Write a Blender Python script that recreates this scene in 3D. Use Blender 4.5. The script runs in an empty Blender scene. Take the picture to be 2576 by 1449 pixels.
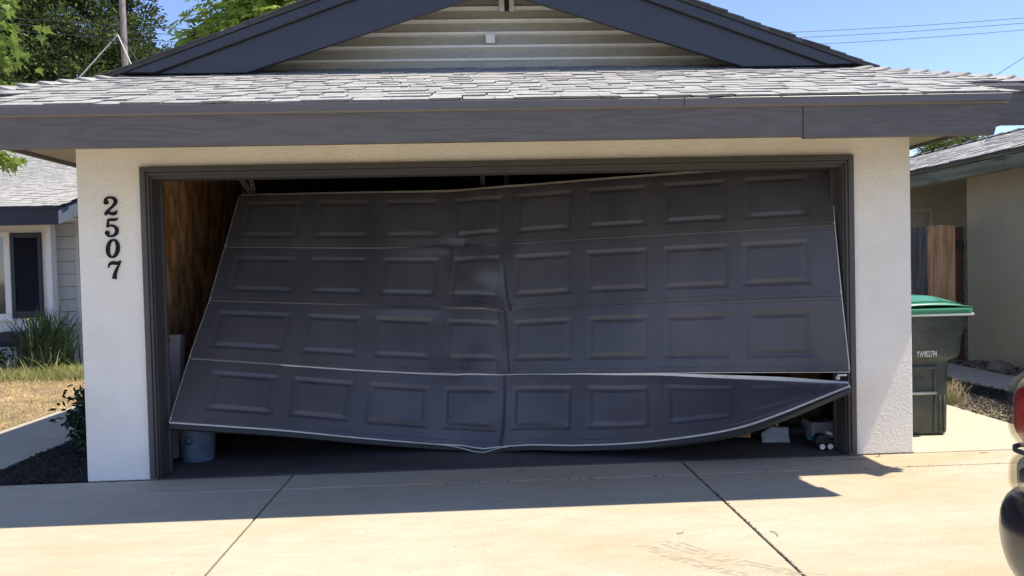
import bpy, bmesh, math, random
import numpy as np
from mathutils import Vector, Matrix
random.seed(7)
rng = np.random.default_rng(7)
sc = bpy.context.scene
C = sc.collection

# ------------------------------------------------------------------ camera
YAW, PITCH, ROLL, FPX = 0.0462, -0.0256, -0.0239, 2000.7
CAM = Vector((-0.2206, -5.6037, 1.4144))
def cam_axes():
    cy, sy, cp, sp = math.cos(YAW), math.sin(YAW), math.cos(PITCH), math.sin(PITCH)
    f = Vector((sy*cp, cy*cp, sp)); r = Vector((cy, -sy, 0)); u = r.cross(f)
    c, s = math.cos(ROLL), math.sin(ROLL)
    return c*r + s*u, -s*r + c*u, f
r_, u_, f_ = cam_axes()
cd = bpy.data.cameras.new('camera'); cam = bpy.data.objects.new('camera', cd); C.objects.link(cam)
cam.matrix_world = Matrix(((r_.x, u_.x, -f_.x, CAM.x), (r_.y, u_.y, -f_.y, CAM.y), (r_.z, u_.z, -f_.z, CAM.z), (0, 0, 0, 1)))
cd.sensor_width = 36; cd.lens = FPX/2576*36; cd.clip_start = 0.05; cd.clip_end = 3000
sc.camera = cam

# ------------------------------------------------------------------ light
SUN_TO = Vector((0.44, -0.045, 1.0)).normalized()
w = bpy.data.worlds.new('World'); sc.world = w; w.use_nodes = True
nt = w.node_tree; bg = nt.nodes['Background']
sky = nt.nodes.new('ShaderNodeTexSky'); sky.sky_type = 'NISHITA'; sky.sun_disc = False
sky.sun_elevation = math.asin(SUN_TO.z); sky.sun_rotation = math.atan2(SUN_TO.x, SUN_TO.y)
sky.air_density = 1.0; sky.dust_density = 0.0; sky.ozone_density = 2.5; sky.altitude = 1500
tint = nt.nodes.new('ShaderNodeMix'); tint.data_type = 'RGBA'; tint.blend_type = 'MULTIPLY'; tint.inputs[0].default_value = 1
nt.links.new(sky.outputs[0], tint.inputs[6]); tint.inputs[7].default_value = (.93, .875, .99, 1)
nt.links.new(tint.outputs[2], bg.inputs[0]); bg.inputs[1].default_value = 0.142
sd = bpy.data.lights.new('sun', 'SUN'); sun = bpy.data.objects.new('sun', sd); C.objects.link(sun)
sd.energy = 3.9; sd.angle = math.radians(0.53); sd.color = (1.0, 0.925, 0.79)
sun.rotation_euler = SUN_TO.to_track_quat('Z', 'Y').to_euler(); sun.location = (5, -3, 12)
vs = sc.view_settings; vs.view_transform = 'Standard'; vs.look = 'None'; vs.gamma = 1; vs.use_curve_mapping = False
vs.exposure = 0.86

# ------------------------------------------------------------------ materials
def mat(name, base, rough=0.6, var=0.0, vscale=3.0, bump=0.0, bscale=40.0, detail=4.0, stretch=(1,1,1),
        second=None, sscale=1.0, samt=0.5, spec=0.5, metallic=0.0, rnd=0.0, coat=0.0, dist=0.004, voro=0.0, speck=0.0, speckscale=300, trans=0.0):
    m = bpy.data.materials.new(name); m.use_nodes = True
    n = m.node_tree; N = n.nodes; L = n.links; b = N['Principled BSDF']
    b.inputs['Roughness'].default_value = rough; b.inputs['Metallic'].default_value = metallic
    b.inputs['Specular IOR Level'].default_value = spec
    if coat: b.inputs['Coat Weight'].default_value = coat; b.inputs['Coat Roughness'].default_value = 0.08
    tc = N.new('ShaderNodeTexCoord'); mp = N.new('ShaderNodeMapping'); mp.inputs['Scale'].default_value = stretch
    L.new(tc.outputs['Object'], mp.inputs['Vector']); vec = mp.outputs[0]
    if rnd:
        oi = N.new('ShaderNodeObjectInfo'); ad = N.new('ShaderNodeVectorMath'); ad.operation = 'ADD'
        ml = N.new('ShaderNodeMath'); ml.operation = 'MULTIPLY'; ml.inputs[1].default_value = 37.0
        L.new(oi.outputs['Random'], ml.inputs[0]); L.new(vec, ad.inputs[0]); L.new(ml.outputs[0], ad.inputs[1]); vec = ad.outputs[0]
    def noise(s, d=4.0, r=0.55):
        t = N.new('ShaderNodeTexNoise'); t.inputs['Scale'].default_value = s; t.inputs['Detail'].default_value = d
        t.inputs['Roughness'].default_value = r; L.new(vec, t.inputs['Vector']); return t.outputs['Fac']
    rgb = N.new('ShaderNodeRGB'); rgb.outputs[0].default_value = (*base, 1); col = rgb.outputs[0]
    def mixc(fac, a, bcol, mode='MIX'):
        x = N.new('ShaderNodeMix'); x.data_type = 'RGBA'; x.blend_type = mode
        if hasattr(fac, 'links') or not isinstance(fac, (int, float)): L.new(fac, x.inputs[0])
        else: x.inputs[0].default_value = fac
        L.new(a, x.inputs[6])
        if isinstance(bcol, tuple): x.inputs[7].default_value = (*bcol, 1)
        else: L.new(bcol, x.inputs[7])
        return x.outputs[2]
    def ramp(src, lo, hi, a=0.0, z=1.0):
        r = N.new('ShaderNodeMapRange'); r.inputs[1].default_value = lo; r.inputs[2].default_value = hi
        r.inputs[3].default_value = a; r.inputs[4].default_value = z; L.new(src, r.inputs[0]); return r.outputs[0]
    def vscalec(fac, c):
        x = N.new('ShaderNodeVectorMath'); x.operation = 'SCALE'; L.new(c, x.inputs[0]); L.new(fac, x.inputs['Scale']); return x.outputs[0]
    if second: col = mixc(ramp(noise(sscale, 5.0), 0.5-0.12/samt*0.5, 0.5+0.12/samt*0.5), col, second)
    if var: col = vscalec(ramp(noise(vscale, 6.0), 0.3, 0.7, 1-var, 1+var), col)
    if speck: col = vscalec(ramp(noise(speckscale, 1.0), 0.35, 0.65, 1-speck, 1+speck), col)
    if rnd: col = vscalec(ramp(oi.outputs['Random'], 0, 1, 1-rnd, 1+rnd), col)
    L.new(col, b.inputs['Base Color'])
    if bump:
        h = noise(bscale, detail)
        if voro:
            v = N.new('ShaderNodeTexVoronoi'); v.inputs['Scale'].default_value = voro; L.new(vec, v.inputs['Vector'])
            a = N.new('ShaderNodeMath'); a.operation = 'ADD'; L.new(h, a.inputs[0]); L.new(v.outputs['Distance'], a.inputs[1]); h = a.outputs[0]
        bm_ = N.new('ShaderNodeBump'); bm_.inputs['Strength'].default_value = bump; bm_.inputs['Distance'].default_value = dist
        L.new(h, bm_.inputs['Height']); L.new(bm_.outputs[0], b.inputs['Normal'])
    if trans:
        out = N['Material Output']; tr = N.new('ShaderNodeBsdfTranslucent'); mx = N.new('ShaderNodeMixShader')
        mx.inputs[0].default_value = trans; L.new(col, tr.inputs['Color']); L.new(b.outputs[0], mx.inputs[1]); L.new(tr.outputs[0], mx.inputs[2])
        L.new(mx.outputs[0], out.inputs['Surface'])
    m['_n'] = 1
    return m

def wood_mat(name, base, dark, rough=0.6, scale=1.0, axis='X', knots=0.5, bump=0.25, spec=0.4, contrast=0.5, rnd=0.0):
    """long grain along an axis, rings distorted round knots"""
    m = bpy.data.materials.new(name); m.use_nodes = True
    n = m.node_tree; N = n.nodes; L = n.links; b = N['Principled BSDF']
    b.inputs['Roughness'].default_value = rough; b.inputs['Specular IOR Level'].default_value = spec
    tc = N.new('ShaderNodeTexCoord'); mp = N.new('ShaderNodeMapping')
    st = {'X': (0.35, 3.2, 3.2), 'Z': (3.2, 3.2, 0.35), 'Y': (3.2, 0.35, 3.2)}[axis]
    mp.inputs['Scale'].default_value = tuple(s*scale for s in st); L.new(tc.outputs['Object'], mp.inputs['Vector'])
    vec = mp.outputs[0]
    if rnd:
        oi = N.new('ShaderNodeObjectInfo'); ad = N.new('ShaderNodeVectorMath'); ml = N.new('ShaderNodeMath'); ml.operation = 'MULTIPLY'; ml.inputs[1].default_value = 23
        L.new(oi.outputs['Random'], ml.inputs[0]); L.new(vec, ad.inputs[0]); L.new(ml.outputs[0], ad.inputs[1]); vec = ad.outputs[0]
    big = N.new('ShaderNodeTexNoise'); big.inputs['Scale'].default_value = 1.3; big.inputs['Detail'].default_value = 1.5; L.new(vec, big.inputs['Vector'])
    ml2 = N.new('ShaderNodeMath'); ml2.operation = 'MULTIPLY'; ml2.inputs[1].default_value = 42; L.new(big.outputs['Fac'], ml2.inputs[0])
    sn = N.new('ShaderNodeMath'); sn.operation = 'SINE'; L.new(ml2.outputs[0], sn.inputs[0])
    fine = N.new('ShaderNodeTexNoise'); fine.inputs['Scale'].default_value = 22; fine.inputs['Detail'].default_value = 4; L.new(vec, fine.inputs['Vector'])
    ad2 = N.new('ShaderNodeMath'); ad2.operation = 'MULTIPLY_ADD'; L.new(sn.outputs[0], ad2.inputs[0]); ad2.inputs[1].default_value = 0.28; L.new(fine.outputs['Fac'], ad2.inputs[2])
    mr = N.new('ShaderNodeMapRange'); mr.inputs[1].default_value = 0.2; mr.inputs[2].default_value = 0.85; L.new(ad2.outputs[0], mr.inputs[0])
    mx = N.new('ShaderNodeMix'); mx.data_type = 'RGBA'; mx.inputs[6].default_value = (*base, 1); mx.inputs[7].default_value = (*dark, 1)
    mc = N.new('ShaderNodeMath'); mc.operation = 'MULTIPLY'; mc.inputs[1].default_value = contrast; L.new(mr.outputs[0], mc.inputs[0]); L.new(mc.outputs[0], mx.inputs[0])
    col = mx.outputs[2]
    if knots:
        kv = N.new('ShaderNodeTexVoronoi'); kv.inputs['Scale'].default_value = 1.6; L.new(vec, kv.inputs['Vector'])
        kr = N.new('ShaderNodeMapRange'); kr.inputs[1].default_value = 0.05; kr.inputs[2].default_value = 0.13; kr.inputs[3].default_value = knots; kr.inputs[4].default_value = 0; L.new(kv.outputs['Distance'], kr.inputs[0])
        m2 = N.new('ShaderNodeMix'); m2.data_type = 'RGBA'; L.new(kr.outputs[0], m2.inputs[0]); L.new(col, m2.inputs[6]); m2.inputs[7].default_value = tuple(c*0.3 for c in dark)+(1,)
        col = m2.outputs[2]
    if rnd:
        sc_ = N.new('ShaderNodeVectorMath'); sc_.operation = 'SCALE'; r2 = N.new('ShaderNodeMapRange'); r2.inputs[3].default_value = 1-rnd; r2.inputs[4].default_value = 1+rnd
        L.new(oi.outputs['Random'], r2.inputs[0]); L.new(col, sc_.inputs[0]); L.new(r2.outputs[0], sc_.inputs['Scale']); col = sc_.outputs[0]
    L.new(col, b.inputs['Base Color'])
    bp = N.new('ShaderNodeBump'); bp.inputs['Strength'].default_value = bump; bp.inputs['Distance'].default_value = 0.003
    L.new(ad2.outputs[0], bp.inputs['Height']); L.new(bp.outputs[0], b.inputs['Normal'])
    return m

M = {}
M['stucco'] = mat('stucco', (.90, .87, .79), .85, var=.05, vscale=1.6, second=(.86,.82,.73), sscale=2.5, bump=.55, bscale=85, detail=3, dist=.006, voro=60, spec=.2)
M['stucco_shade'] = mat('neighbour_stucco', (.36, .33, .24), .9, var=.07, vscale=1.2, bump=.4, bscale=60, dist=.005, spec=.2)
M['trim'] = wood_mat('painted_trim', (.085, .082, .082), (.055, .053, .055), rough=.42, knots=0.0, bump=.15, axis='Z', contrast=.3)
M['fascia'] = wood_mat('painted_fascia', (.138, .122, .106), (.066, .060, .055), rough=.5, knots=0.3, bump=1.0, axis='X', scale=2.1, contrast=.36)
M['drip'] = mat('drip_metal', (.115, .104, .094), .4, var=.04, vscale=4, spec=.5)
M['rake'] = mat('rake_paint', (.038, .040, .048), .38, var=.06, vscale=3, bump=.08, bscale=30, stretch=(1,1,3), spec=.5)
M['siding_old'] = mat('weathered_siding', (.43, .40, .31), .34, var=.10, vscale=8, bump=.45, bscale=16, dist=.004, stretch=(.35,1,2.2), spec=.5, speck=.1, speckscale=60)
M['siding_lip'] = mat('siding_lip', (.88, .86, .76), .5, var=.08, vscale=10)  # on the lap edges this paler tone paints in bounce light off the roof
M['soffit'] = wood_mat('soffit_boards', (.42, .36, .23), (.33, .28, .18), rough=.7, knots=.2, axis='Y', bump=.1)
M['shingle'] = mat('shingle', (.385, .372, .345), .9, var=.16, vscale=14, bump=.9, bscale=260, dist=.004, rnd=.10, speck=.38, speckscale=230, spec=.2)
M['butt_shade'] = mat('shingle_butt_shade', (.19, .186, .178), .9, var=.3, vscale=40)  # darker front faces: the shadow gap between courses put into the colour
M['shingle_dark'] = mat('shingle_edge', (.07, .07, .075), .9, var=.2, vscale=30, bump=.6, bscale=150)
M['door'] = mat('door_paint', (.075, .074, .081), .36, var=.16, vscale=1.1, stretch=(1.6,1,.6), second=(.092,.088,.095), sscale=3, bump=.06, bscale=500, dist=.0008, spec=.5)
M['door_edge'] = mat('door_edge', (.62, .60, .54), .4, var=.12, vscale=12, spec=.5)
M['door_lip'] = mat('cream_lip', (.82, .78, .66), .5, var=.12, vscale=12)
M['drip_lip'] = mat('drip_lip', (.20, .19, .18), .4)  # paler than the drip metal: ground light on the lip painted in
M['galv'] = mat('galvanised', (.50, .51, .53), .35, var=.12, vscale=15, metallic=.7)
M['rubber'] = mat('rubber', (.03, .031, .03), .6, bump=.2, bscale=40)
M['inner'] = wood_mat('dark_framing', (.055, .035, .022), (.03, .02, .013), rough=.8, axis='Z', knots=.3)  # very dark wood: the gloom inside the garage is put into its colour
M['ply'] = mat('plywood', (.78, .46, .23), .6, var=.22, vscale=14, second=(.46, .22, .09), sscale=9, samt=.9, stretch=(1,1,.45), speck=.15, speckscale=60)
M['dark'] = mat('dark_ceiling', (.02, .018, .016), .9)  # near black, so the interior shade is painted into the ceiling too
M['ground'] = mat('soil', (.20, .16, .11), .95, var=.2, vscale=2, bump=.6, bscale=20, dist=.02)
M['asphalt'] = mat('asphalt', (.06, .06, .06), .9, var=.15, vscale=2, bump=.4, bscale=120)
M['joint'] = mat('joint_dirt', (.075, .06, .042), .95, var=.35, vscale=60, bump=.7, bscale=120, dist=.01)
M['number'] = mat('black_number', (.008, .008, .009), .5, spec=.2)
M['white'] = mat('white_trim', (.80, .79, .75), .55, var=.03, vscale=4)
M['wing_siding'] = mat('white_siding', (.80, .785, .74), .6, var=.03, vscale=3, bump=.1, bscale=60, stretch=(.3,1,1))
M['navy'] = mat('navy_paint', (.014, .016, .026), .45, var=.06, vscale=5)
M['navy_lit'] = mat('navy_return_lit', (.13, .15, .19), .5, var=.06, vscale=5)  # lit copy of navy: light on the side-facing return painted in
M['green_board'] = wood_mat('weathered_green_board', (.17, .19, .125), (.075, .08, .06), rough=.8, axis='Y', knots=.6, bump=.6, contrast=.8)
M['grey_plank'] = wood_mat('grey_plank', (.22, .20, .18), (.075, .075, .078), rough=.8, axis='Z', knots=.7, contrast=.8, rnd=.12)
M['cedar'] = wood_mat('cedar_plank', (.74, .45, .24), (.38, .19, .09), rough=.7, axis='Z', knots=.9, contrast=.75, rnd=.14)
M['red_post'] = wood_mat('red_post', (.10, .040, .026), (.05, .02, .013), rough=.7, axis='Z', knots=.2)
M['bin'] = mat('bin_plastic', (.046, .057, .049), .45, var=.30, vscale=7, bump=.15, bscale=200, dist=.001, spec=.5, speck=.10, speckscale=40)
M['lid'] = mat('lid_plastic', (.050, .235, .135), .38, var=.12, vscale=6, bump=.1, bscale=150, dist=.001, spec=.5)
M['lidpale'] = mat('pale_rim', (.42, .46, .42), .5, var=.1, vscale=9)  # paler grey-green plastic for the lid rim and grab bar
M['print'] = mat('white_print', (.75, .76, .74), .6)
M['pole'] = wood_mat('pole_wood', (.34, .30, .26), (.17, .145, .12), rough=.85, axis='Z', knots=.4, contrast=.7)
M['wire'] = mat('wire', (.05, .055, .065), .5)
M['guy'] = mat('guy_strand', (.68, .66, .62), .5)
M['bark'] = mat('bark', (.10, .075, .055), .95, var=.3, vscale=6, bump=.8, bscale=18, dist=.03)
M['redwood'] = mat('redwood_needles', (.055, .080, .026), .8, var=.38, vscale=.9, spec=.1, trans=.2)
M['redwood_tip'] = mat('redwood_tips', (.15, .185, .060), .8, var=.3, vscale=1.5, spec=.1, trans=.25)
M['leaf_bright'] = mat('bright_leaf', (.32, .42, .06), .45, var=.3, vscale=2.0, spec=.4, trans=.35)
M['leaf_maple'] = mat('maple_leaf', (.24, .33, .07), .45, var=.25, vscale=4, spec=.4, trans=.4, rnd=.15)
M['leaf_dark'] = mat('shrub_leaf', (.016, .034, .015), .5, var=.3, vscale=9, spec=.3, trans=.1)
M['blade'] = mat('blade_dark', (.028, .055, .020), .5, var=.35, vscale=3, spec=.4, trans=.15)
M['grass'] = mat('lawn_grass', (.25, .29, .085), .6, second=(.36,.32,.14), sscale=4, var=.35, vscale=3, trans=.25)
M['drygrass'] = mat('dry_grass', (.66, .47, .22), .8, var=.45, vscale=2.5, trans=.2)
M['straw'] = mat('straw', (.46, .38, .24), .8, var=.3, vscale=8, trans=.1)
M['mulch'] = mat('mulch_chip', (.022, .017, .015), .85, var=.5, vscale=12, bump=.4, bscale=60)
M['mulch_bed'] = mat('mulch_bed', (.014, .011, .010), .95, var=.4, vscale=25, bump=.8, bscale=60, dist=.02)
M['rock'] = mat('river_rock', (.16, .145, .11), .8, var=.25, vscale=9, bump=.4, bscale=20)
M['bucket'] = mat('blue_bucket', (.13, .19, .26), .45, var=.25, vscale=9)
M['card'] = mat('cardboard', (.26, .15, .085), .85, var=.08, vscale=6)
M['whitebox'] = mat('white_carton', (.42, .42, .46), .6, var=.05, vscale=9)
M['orange'] = mat('orange_print', (.70, .10, .03), .6)
M['ink'] = mat('black_ink', (.02, .02, .025), .6)
M['paper'] = mat('pale_sheet', (.40, .42, .50), .6, var=.06, vscale=10)
M['teal'] = mat('teal_plastic', (.05, .42, .40), .4)
M['woodtoy'] = wood_mat('bent_wood', (.35, .20, .10), (.2, .1, .05), axis='X', knots=0)
M['brass'] = mat('brass', (.50, .33, .16), .35, metallic=.6)
M['steel'] = mat('perforated_steel', (.22, .23, .25), .5, metallic=.4)
M['chrome'] = mat('chrome', (.75, .75, .76), .12, metallic=1.0)
M['blackgloss'] = mat('black_bumper', (.020, .020, .022), .24, spec=.5, coat=.25, bump=.1, bscale=60)
M['housing'] = mat('lamp_housing', (.72, .70, .64), .35, metallic=.3)
M['carbody'] = mat('car_paint', (.40, .36, .30), .22, metallic=.5, coat=.8)
M['redlens'] = mat('red_lens', (.38, .012, .012), .15, spec=.6, coat=1.0, bump=.4, bscale=90, stretch=(1,1,6))
M['tyre'] = mat('tyre', (.02, .02, .02), .8)

def glass_mat(name, tint, rough=.03, tr=.85):
    m = bpy.data.materials.new(name); m.use_nodes = True
    b = m.node_tree.nodes['Principled BSDF']; b.inputs['Base Color'].default_value = (*tint, 1)
    b.inputs['Roughness'].default_value = rough; b.inputs['Transmission Weight'].default_value = tr; b.inputs['IOR'].default_value = 1.45
    return m
def thin_clear(name):
    m = bpy.data.materials.new(name); m.use_nodes = True; N = m.node_tree.nodes; L = m.node_tree.links
    t = N.new('ShaderNodeBsdfTransparent'); t.inputs[0].default_value = (.90, .89, .85, 1); g_ = N.new('ShaderNodeBsdfGlossy'); g_.inputs['Roughness'].default_value = .04
    x = N.new('ShaderNodeMixShader'); x.inputs[0].default_value = .10; L.new(t.outputs[0], x.inputs[1]); L.new(g_.outputs[0], x.inputs[2])
    L.new(x.outputs[0], N['Material Output'].inputs['Surface']); return m
M['clear'] = thin_clear('clear_lens')
M['pane'] = mat('window_glass', (.012, .014, .013), .04, spec=.9, coat=1.0)

def concrete_mat(name, base, stainc, rough=.85, stain=.35, tone=.5):
    m = bpy.data.materials.new(name); m.use_nodes = True
    n = m.node_tree; N = n.nodes; L = n.links; b = N['Principled BSDF']
    b.inputs['Roughness'].default_value = rough; b.inputs['Specular IOR Level'].default_value = .25
    geo = N.new('ShaderNodeNewGeometry'); pos = geo.outputs['Position']
    def noise(s, d, st=(1,1,1), off=(0,0,0)):
        mp = N.new('ShaderNodeMapping'); mp.inputs['Scale'].default_value = st; mp.inputs['Location'].default_value = off
        L.new(pos, mp.inputs['Vector']); t = N.new('ShaderNodeTexNoise'); t.inputs['Scale'].default_value = s; t.inputs['Detail'].default_value = d
        t.inputs['Roughness'].default_value = .6; L.new(mp.outputs[0], t.inputs['Vector']); return t.outputs['Fac']
    def mr(src, a, z, lo, hi):
        r = N.new('ShaderNodeMapRange'); r.inputs[1].default_value = a; r.inputs[2].default_value = z; r.inputs[3].default_value = lo; r.inputs[4].default_value = hi
        L.new(src, r.inputs[0]); return r.outputs[0]
    mx = N.new('ShaderNodeMix'); mx.data_type = 'RGBA'; mx.inputs[6].default_value = (*base, 1); mx.inputs[7].default_value = (*stainc, 1)
    L.new(mr(noise(.9, 6, (.6,1.3,1)), .42, .66, 0, tone), mx.inputs[0])
    col = mx.outputs[2]
    m2 = N.new('ShaderNodeMix'); m2.data_type = 'RGBA'; m2.blend_type = 'MULTIPLY'; m2.inputs[7].default_value = (.62, .60, .60, 1)
    L.new(col, m2.inputs[6]); L.new(mr(noise(2.3, 8, (1,1.6,1), (4,2,0)), .60, .80, 0, stain), m2.inputs[0]); col = m2.outputs[2]
    for s, lo, hi in ((9, .93, 1.06), (45, .92, 1.07), (240, .86, 1.13)):
        v = N.new('ShaderNodeVectorMath'); v.operation = 'SCALE'; L.new(col, v.inputs[0]); L.new(mr(noise(s, 3, (.5,1.2,1) if s == 9 else (1,1,1)), .3, .7, lo, hi), v.inputs['Scale']); col = v.outputs[0]
    # sparse dark specks
    vo = N.new('ShaderNodeTexVoronoi'); vo.inputs['Scale'].default_value = 5.5; L.new(pos, vo.inputs['Vector'])
    v = N.new('ShaderNodeVectorMath'); v.operation = 'SCALE'; L.new(col, v.inputs[0]); L.new(mr(vo.outputs['Distance'], .02, .04, .45, 1), v.inputs['Scale']); col = v.outputs[0]
    L.new(col, b.inputs['Base Color'])
    bp = N.new('ShaderNodeBump'); bp.inputs['Strength'].default_value = .35; bp.inputs['Distance'].default_value = .003
    L.new(noise(130, 4, (.5,1.4,1)), bp.inputs['Height']); L.new(bp.outputs[0], b.inputs['Normal'])
    return m
M['concrete'] = concrete_mat('driveway_concrete', (.50, .448, .338), (.475, .375, .24), tone=.9, stain=.6)
M['concrete_pad'] = concrete_mat('pad_concrete', (.54, .47, .36), (.55, .46, .32), stain=.2)
M['concrete_path'] = concrete_mat('path_concrete', (.42, .38, .30), (.38, .33, .26), stain=.4)
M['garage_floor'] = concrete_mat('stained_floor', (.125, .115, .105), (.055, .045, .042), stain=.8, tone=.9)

# ------------------------------------------------------------------ builders
class MB:
    def __init__(s): s.v = []; s.f = []; s.mi = []
    def add(s, vs_, fs_, mi=0):
        o = len(s.v); s.v.extend([tuple(map(float, p)) for p in vs_]); s.f.extend([tuple(o+i for i in f) for f in fs_]); s.mi.extend([mi]*len(fs_)); return s
    def box(s, x0, x1, y0, y1, z0, z1, mi=0):
        return s.add([(x0,y0,z0),(x1,y0,z0),(x1,y1,z0),(x0,y1,z0),(x0,y0,z1),(x1,y0,z1),(x1,y1,z1),(x0,y1,z1)],
                     [(0,3,2,1),(4,5,6,7),(0,1,5,4),(1,2,6,5),(2,3,7,6),(3,0,4,7)], mi)
    def hexa(s, P, mi=0):   # 8 points: bottom ring 0-3 (ccw), top ring 4-7
        return s.add(P, [(0,3,2,1),(4,5,6,7),(0,1,5,4),(1,2,6,5),(2,3,7,6),(3,0,4,7)], mi)
    def prism(s, poly, axis, a, b, mi=0):  # poly of 2D pts, extruded along axis
        def p(q, t):
            return {'y': (q[0], t, q[1]), 'x': (t, q[0], q[1]), 'z': (q[0], q[1], t)}[axis]
        n = len(poly); V = [p(q, a) for q in poly]+[p(q, b) for q in poly]
        F = [tuple(range(n)), tuple(range(2*n-1, n-1, -1))]+[(i, i+n, (i+1) % n+n, (i+1) % n) for i in range(n)]
        return s.add(V, F, mi)
    def tube(s, pts, rad, n=8, mi=0, cap=True):
        pts = [Vector(p) for p in pts]; rr = rad if isinstance(rad, (list, tuple)) else [rad]*len(pts)
        o = len(s.v); V = []; F = []
        for i, p in enumerate(pts):
            d = (pts[min(i+1, len(pts)-1)]-pts[max(i-1, 0)]).normalized()
            a = d.cross(Vector((0, 0, 1)) if abs(d.z) < .9 else Vector((1, 0, 0))).normalized(); b = d.cross(a)
            for k in range(n): V.append(p+(a*math.cos(2*math.pi*k/n)+b*math.sin(2*math.pi*k/n))*rr[i])
        for i in range(len(pts)-1):
            for k in range(n): F.append((i*n+k, i*n+(k+1) % n, (i+1)*n+(k+1) % n, (i+1)*n+k))
        if cap: F += [tuple(range(n))[::-1], tuple((len(pts)-1)*n+k for k in range(n))]
        return s.add(V, F, mi)
    def lathe(s, prof, cx, cy, n=32, mi=0):   # prof [(r,z)]
        V = []; F = []
        for r, z in prof:
            for k in range(n): V.append((cx+r*math.cos(2*math.pi*k/n), cy+r*math.sin(2*math.pi*k/n), z))
        for i in range(len(prof)-1):
            for k in range(n): F.append((i*n+k, i*n+(k+1) % n, (i+1)*n+(k+1) % n, (i+1)*n+k))
        return s.add(V, F, mi)
    def build(s, name, mats, parent=None, smooth=False, bevel=0, seg=1, recalc=True, auto=None):
        me = bpy.data.meshes.new(name); me.from_pydata(s.v, [], s.f)
        if not isinstance(mats, (list, tuple)): mats = [mats]
        for m in mats: me.materials.append(m)
        if len(mats) > 1: me.polygons.foreach_set('material_index', s.mi)
        if recalc and len(s.f) < 20000:
            b = bmesh.new(); b.from_mesh(me); bmesh.ops.recalc_face_normals(b, faces=b.faces); b.to_mesh(me); b.free()
        o = bpy.data.objects.new(name, me); C.objects.link(o)
        if smooth or auto: me.polygons.foreach_set('use_smooth', [True]*len(me.polygons))
        if auto:
            me.set_sharp_from_angle(angle=math.radians(auto))
        if bevel:
            bv = o.modifiers.new('bevel', 'BEVEL'); bv.width = bevel; bv.segments = seg; bv.limit_method = 'ANGLE'; bv.angle_limit = math.radians(40)
        if parent is not None: o.parent = parent
        me.update(); return o
def tag(o, label=None, cat=None, group=None, kind=None):
    if label: o['label'] = label
    if cat: o['category'] = cat
    if group: o['group'] = group
    if kind: o['kind'] = kind
    return o
def thing(name, label, cat, group=None):
    o = bpy.data.objects.new(name, None); C.objects.link(o); o.empty_display_size = .1
    return tag(o, label, cat, group)
def inst(name, me, parent, mw):
    o = bpy.data.objects.new(name, me); C.objects.link(o); o.parent = parent; o.matrix_world = mw; return o
U = random.uniform

# ================================================================== SETTING
tag(MB().box(-400, 400, -400, 400, -.40, -.045).build('ground', M['ground']), kind='structure')
tag(MB().box(-60, 60, -30, -13, -.044, -.03).build('road', M['asphalt']), kind='structure')
dw = tag(MB().box(-4.72, 4.26, -12.5, .02, -.05, -.012).build('driveway', M['joint']), kind='structure')
g = .006
def slab(x0, x1, y0, y1, m='concrete', parent=None, z=0):
    o = MB().box(x0+g, x1-g, y0+g, y1-g, -.09, z).build('slab', M[m], parent or dw, bevel=.007, seg=2); return o
XJ = (-4.72, -1.529, 1.223, 4.27)
for i in range(3):
    e = g*.6 if i else 0
    slab(XJ[i], XJ[i+1], -.363, -.003)
    slab(XJ[i], XJ[i+1], -5.9, -.368)
    slab(XJ[i], XJ[i+1], -12.4, -5.9)
pad = tag(MB().box(2.94, 4.26, .012, 6, -.05, -.012).build('side_pad', M['joint']), kind='structure')
o = MB().prism([(2.94,.012),(4.22,.012),(4.27,.9),(4.28,1.75),(4.1,2.6),(3.6,3.4),(2.94,3.8)], 'z', -.09, .001).build('slab', M['concrete_pad'], pad, bevel=.007, seg=2)
lw = tag(MB().box(-4.70, -3.79, .0, 8, -.05, -.015).build('walkway', M['joint']), kind='structure')
for y0, y1 in ((.003, 1.55), (1.55, 3.1), (3.1, 4.65), (4.65, 6.2)):
    slab(-4.70, -3.78, y0, y1, 'concrete_path', lw, z=.0)
rw = tag(MB().box(5.36, 6.08, 0, 5, -.05, -.02).build('side_path', M['joint']), kind='structure')
for y0, y1 in ((-3, -.5), (-.5, 2.2), (2.2, 4.95)):
    slab(5.36, 6.08, y0, y1, 'concrete_path', rw, z=.0)
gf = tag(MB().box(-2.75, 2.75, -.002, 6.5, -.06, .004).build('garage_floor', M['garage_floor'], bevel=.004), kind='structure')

# joint debris and crumbs along the right joint and the garage sill
deb = MB()
for _ in range(620):
    y = U(-5.2, 0); x = 1.223+U(-.014, .014)
    if random.random() < .12: y = -.366+U(-.006, .006); x = U(-.6, 3.8)
    elif random.random() < .25: y = -.003+U(-.012, .01); x = U(-2.4, 2.9)
    s = U(.002, .006); a = U(0, 6.28)
    P = [(x+s*math.cos(a+k*2.1)*U(.6, 1.6), y+s*math.sin(a+k*2.1)*U(.6, 1.6), U(-.006, .001)) for k in range(3)]+[(x, y, .001+s*.8)]
    deb.add(P, [(0,1,2),(0,1,3),(1,2,3),(2,0,3)])
tag(deb.build('joint_debris', M['joint'], dw), kind='stuff')

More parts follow.
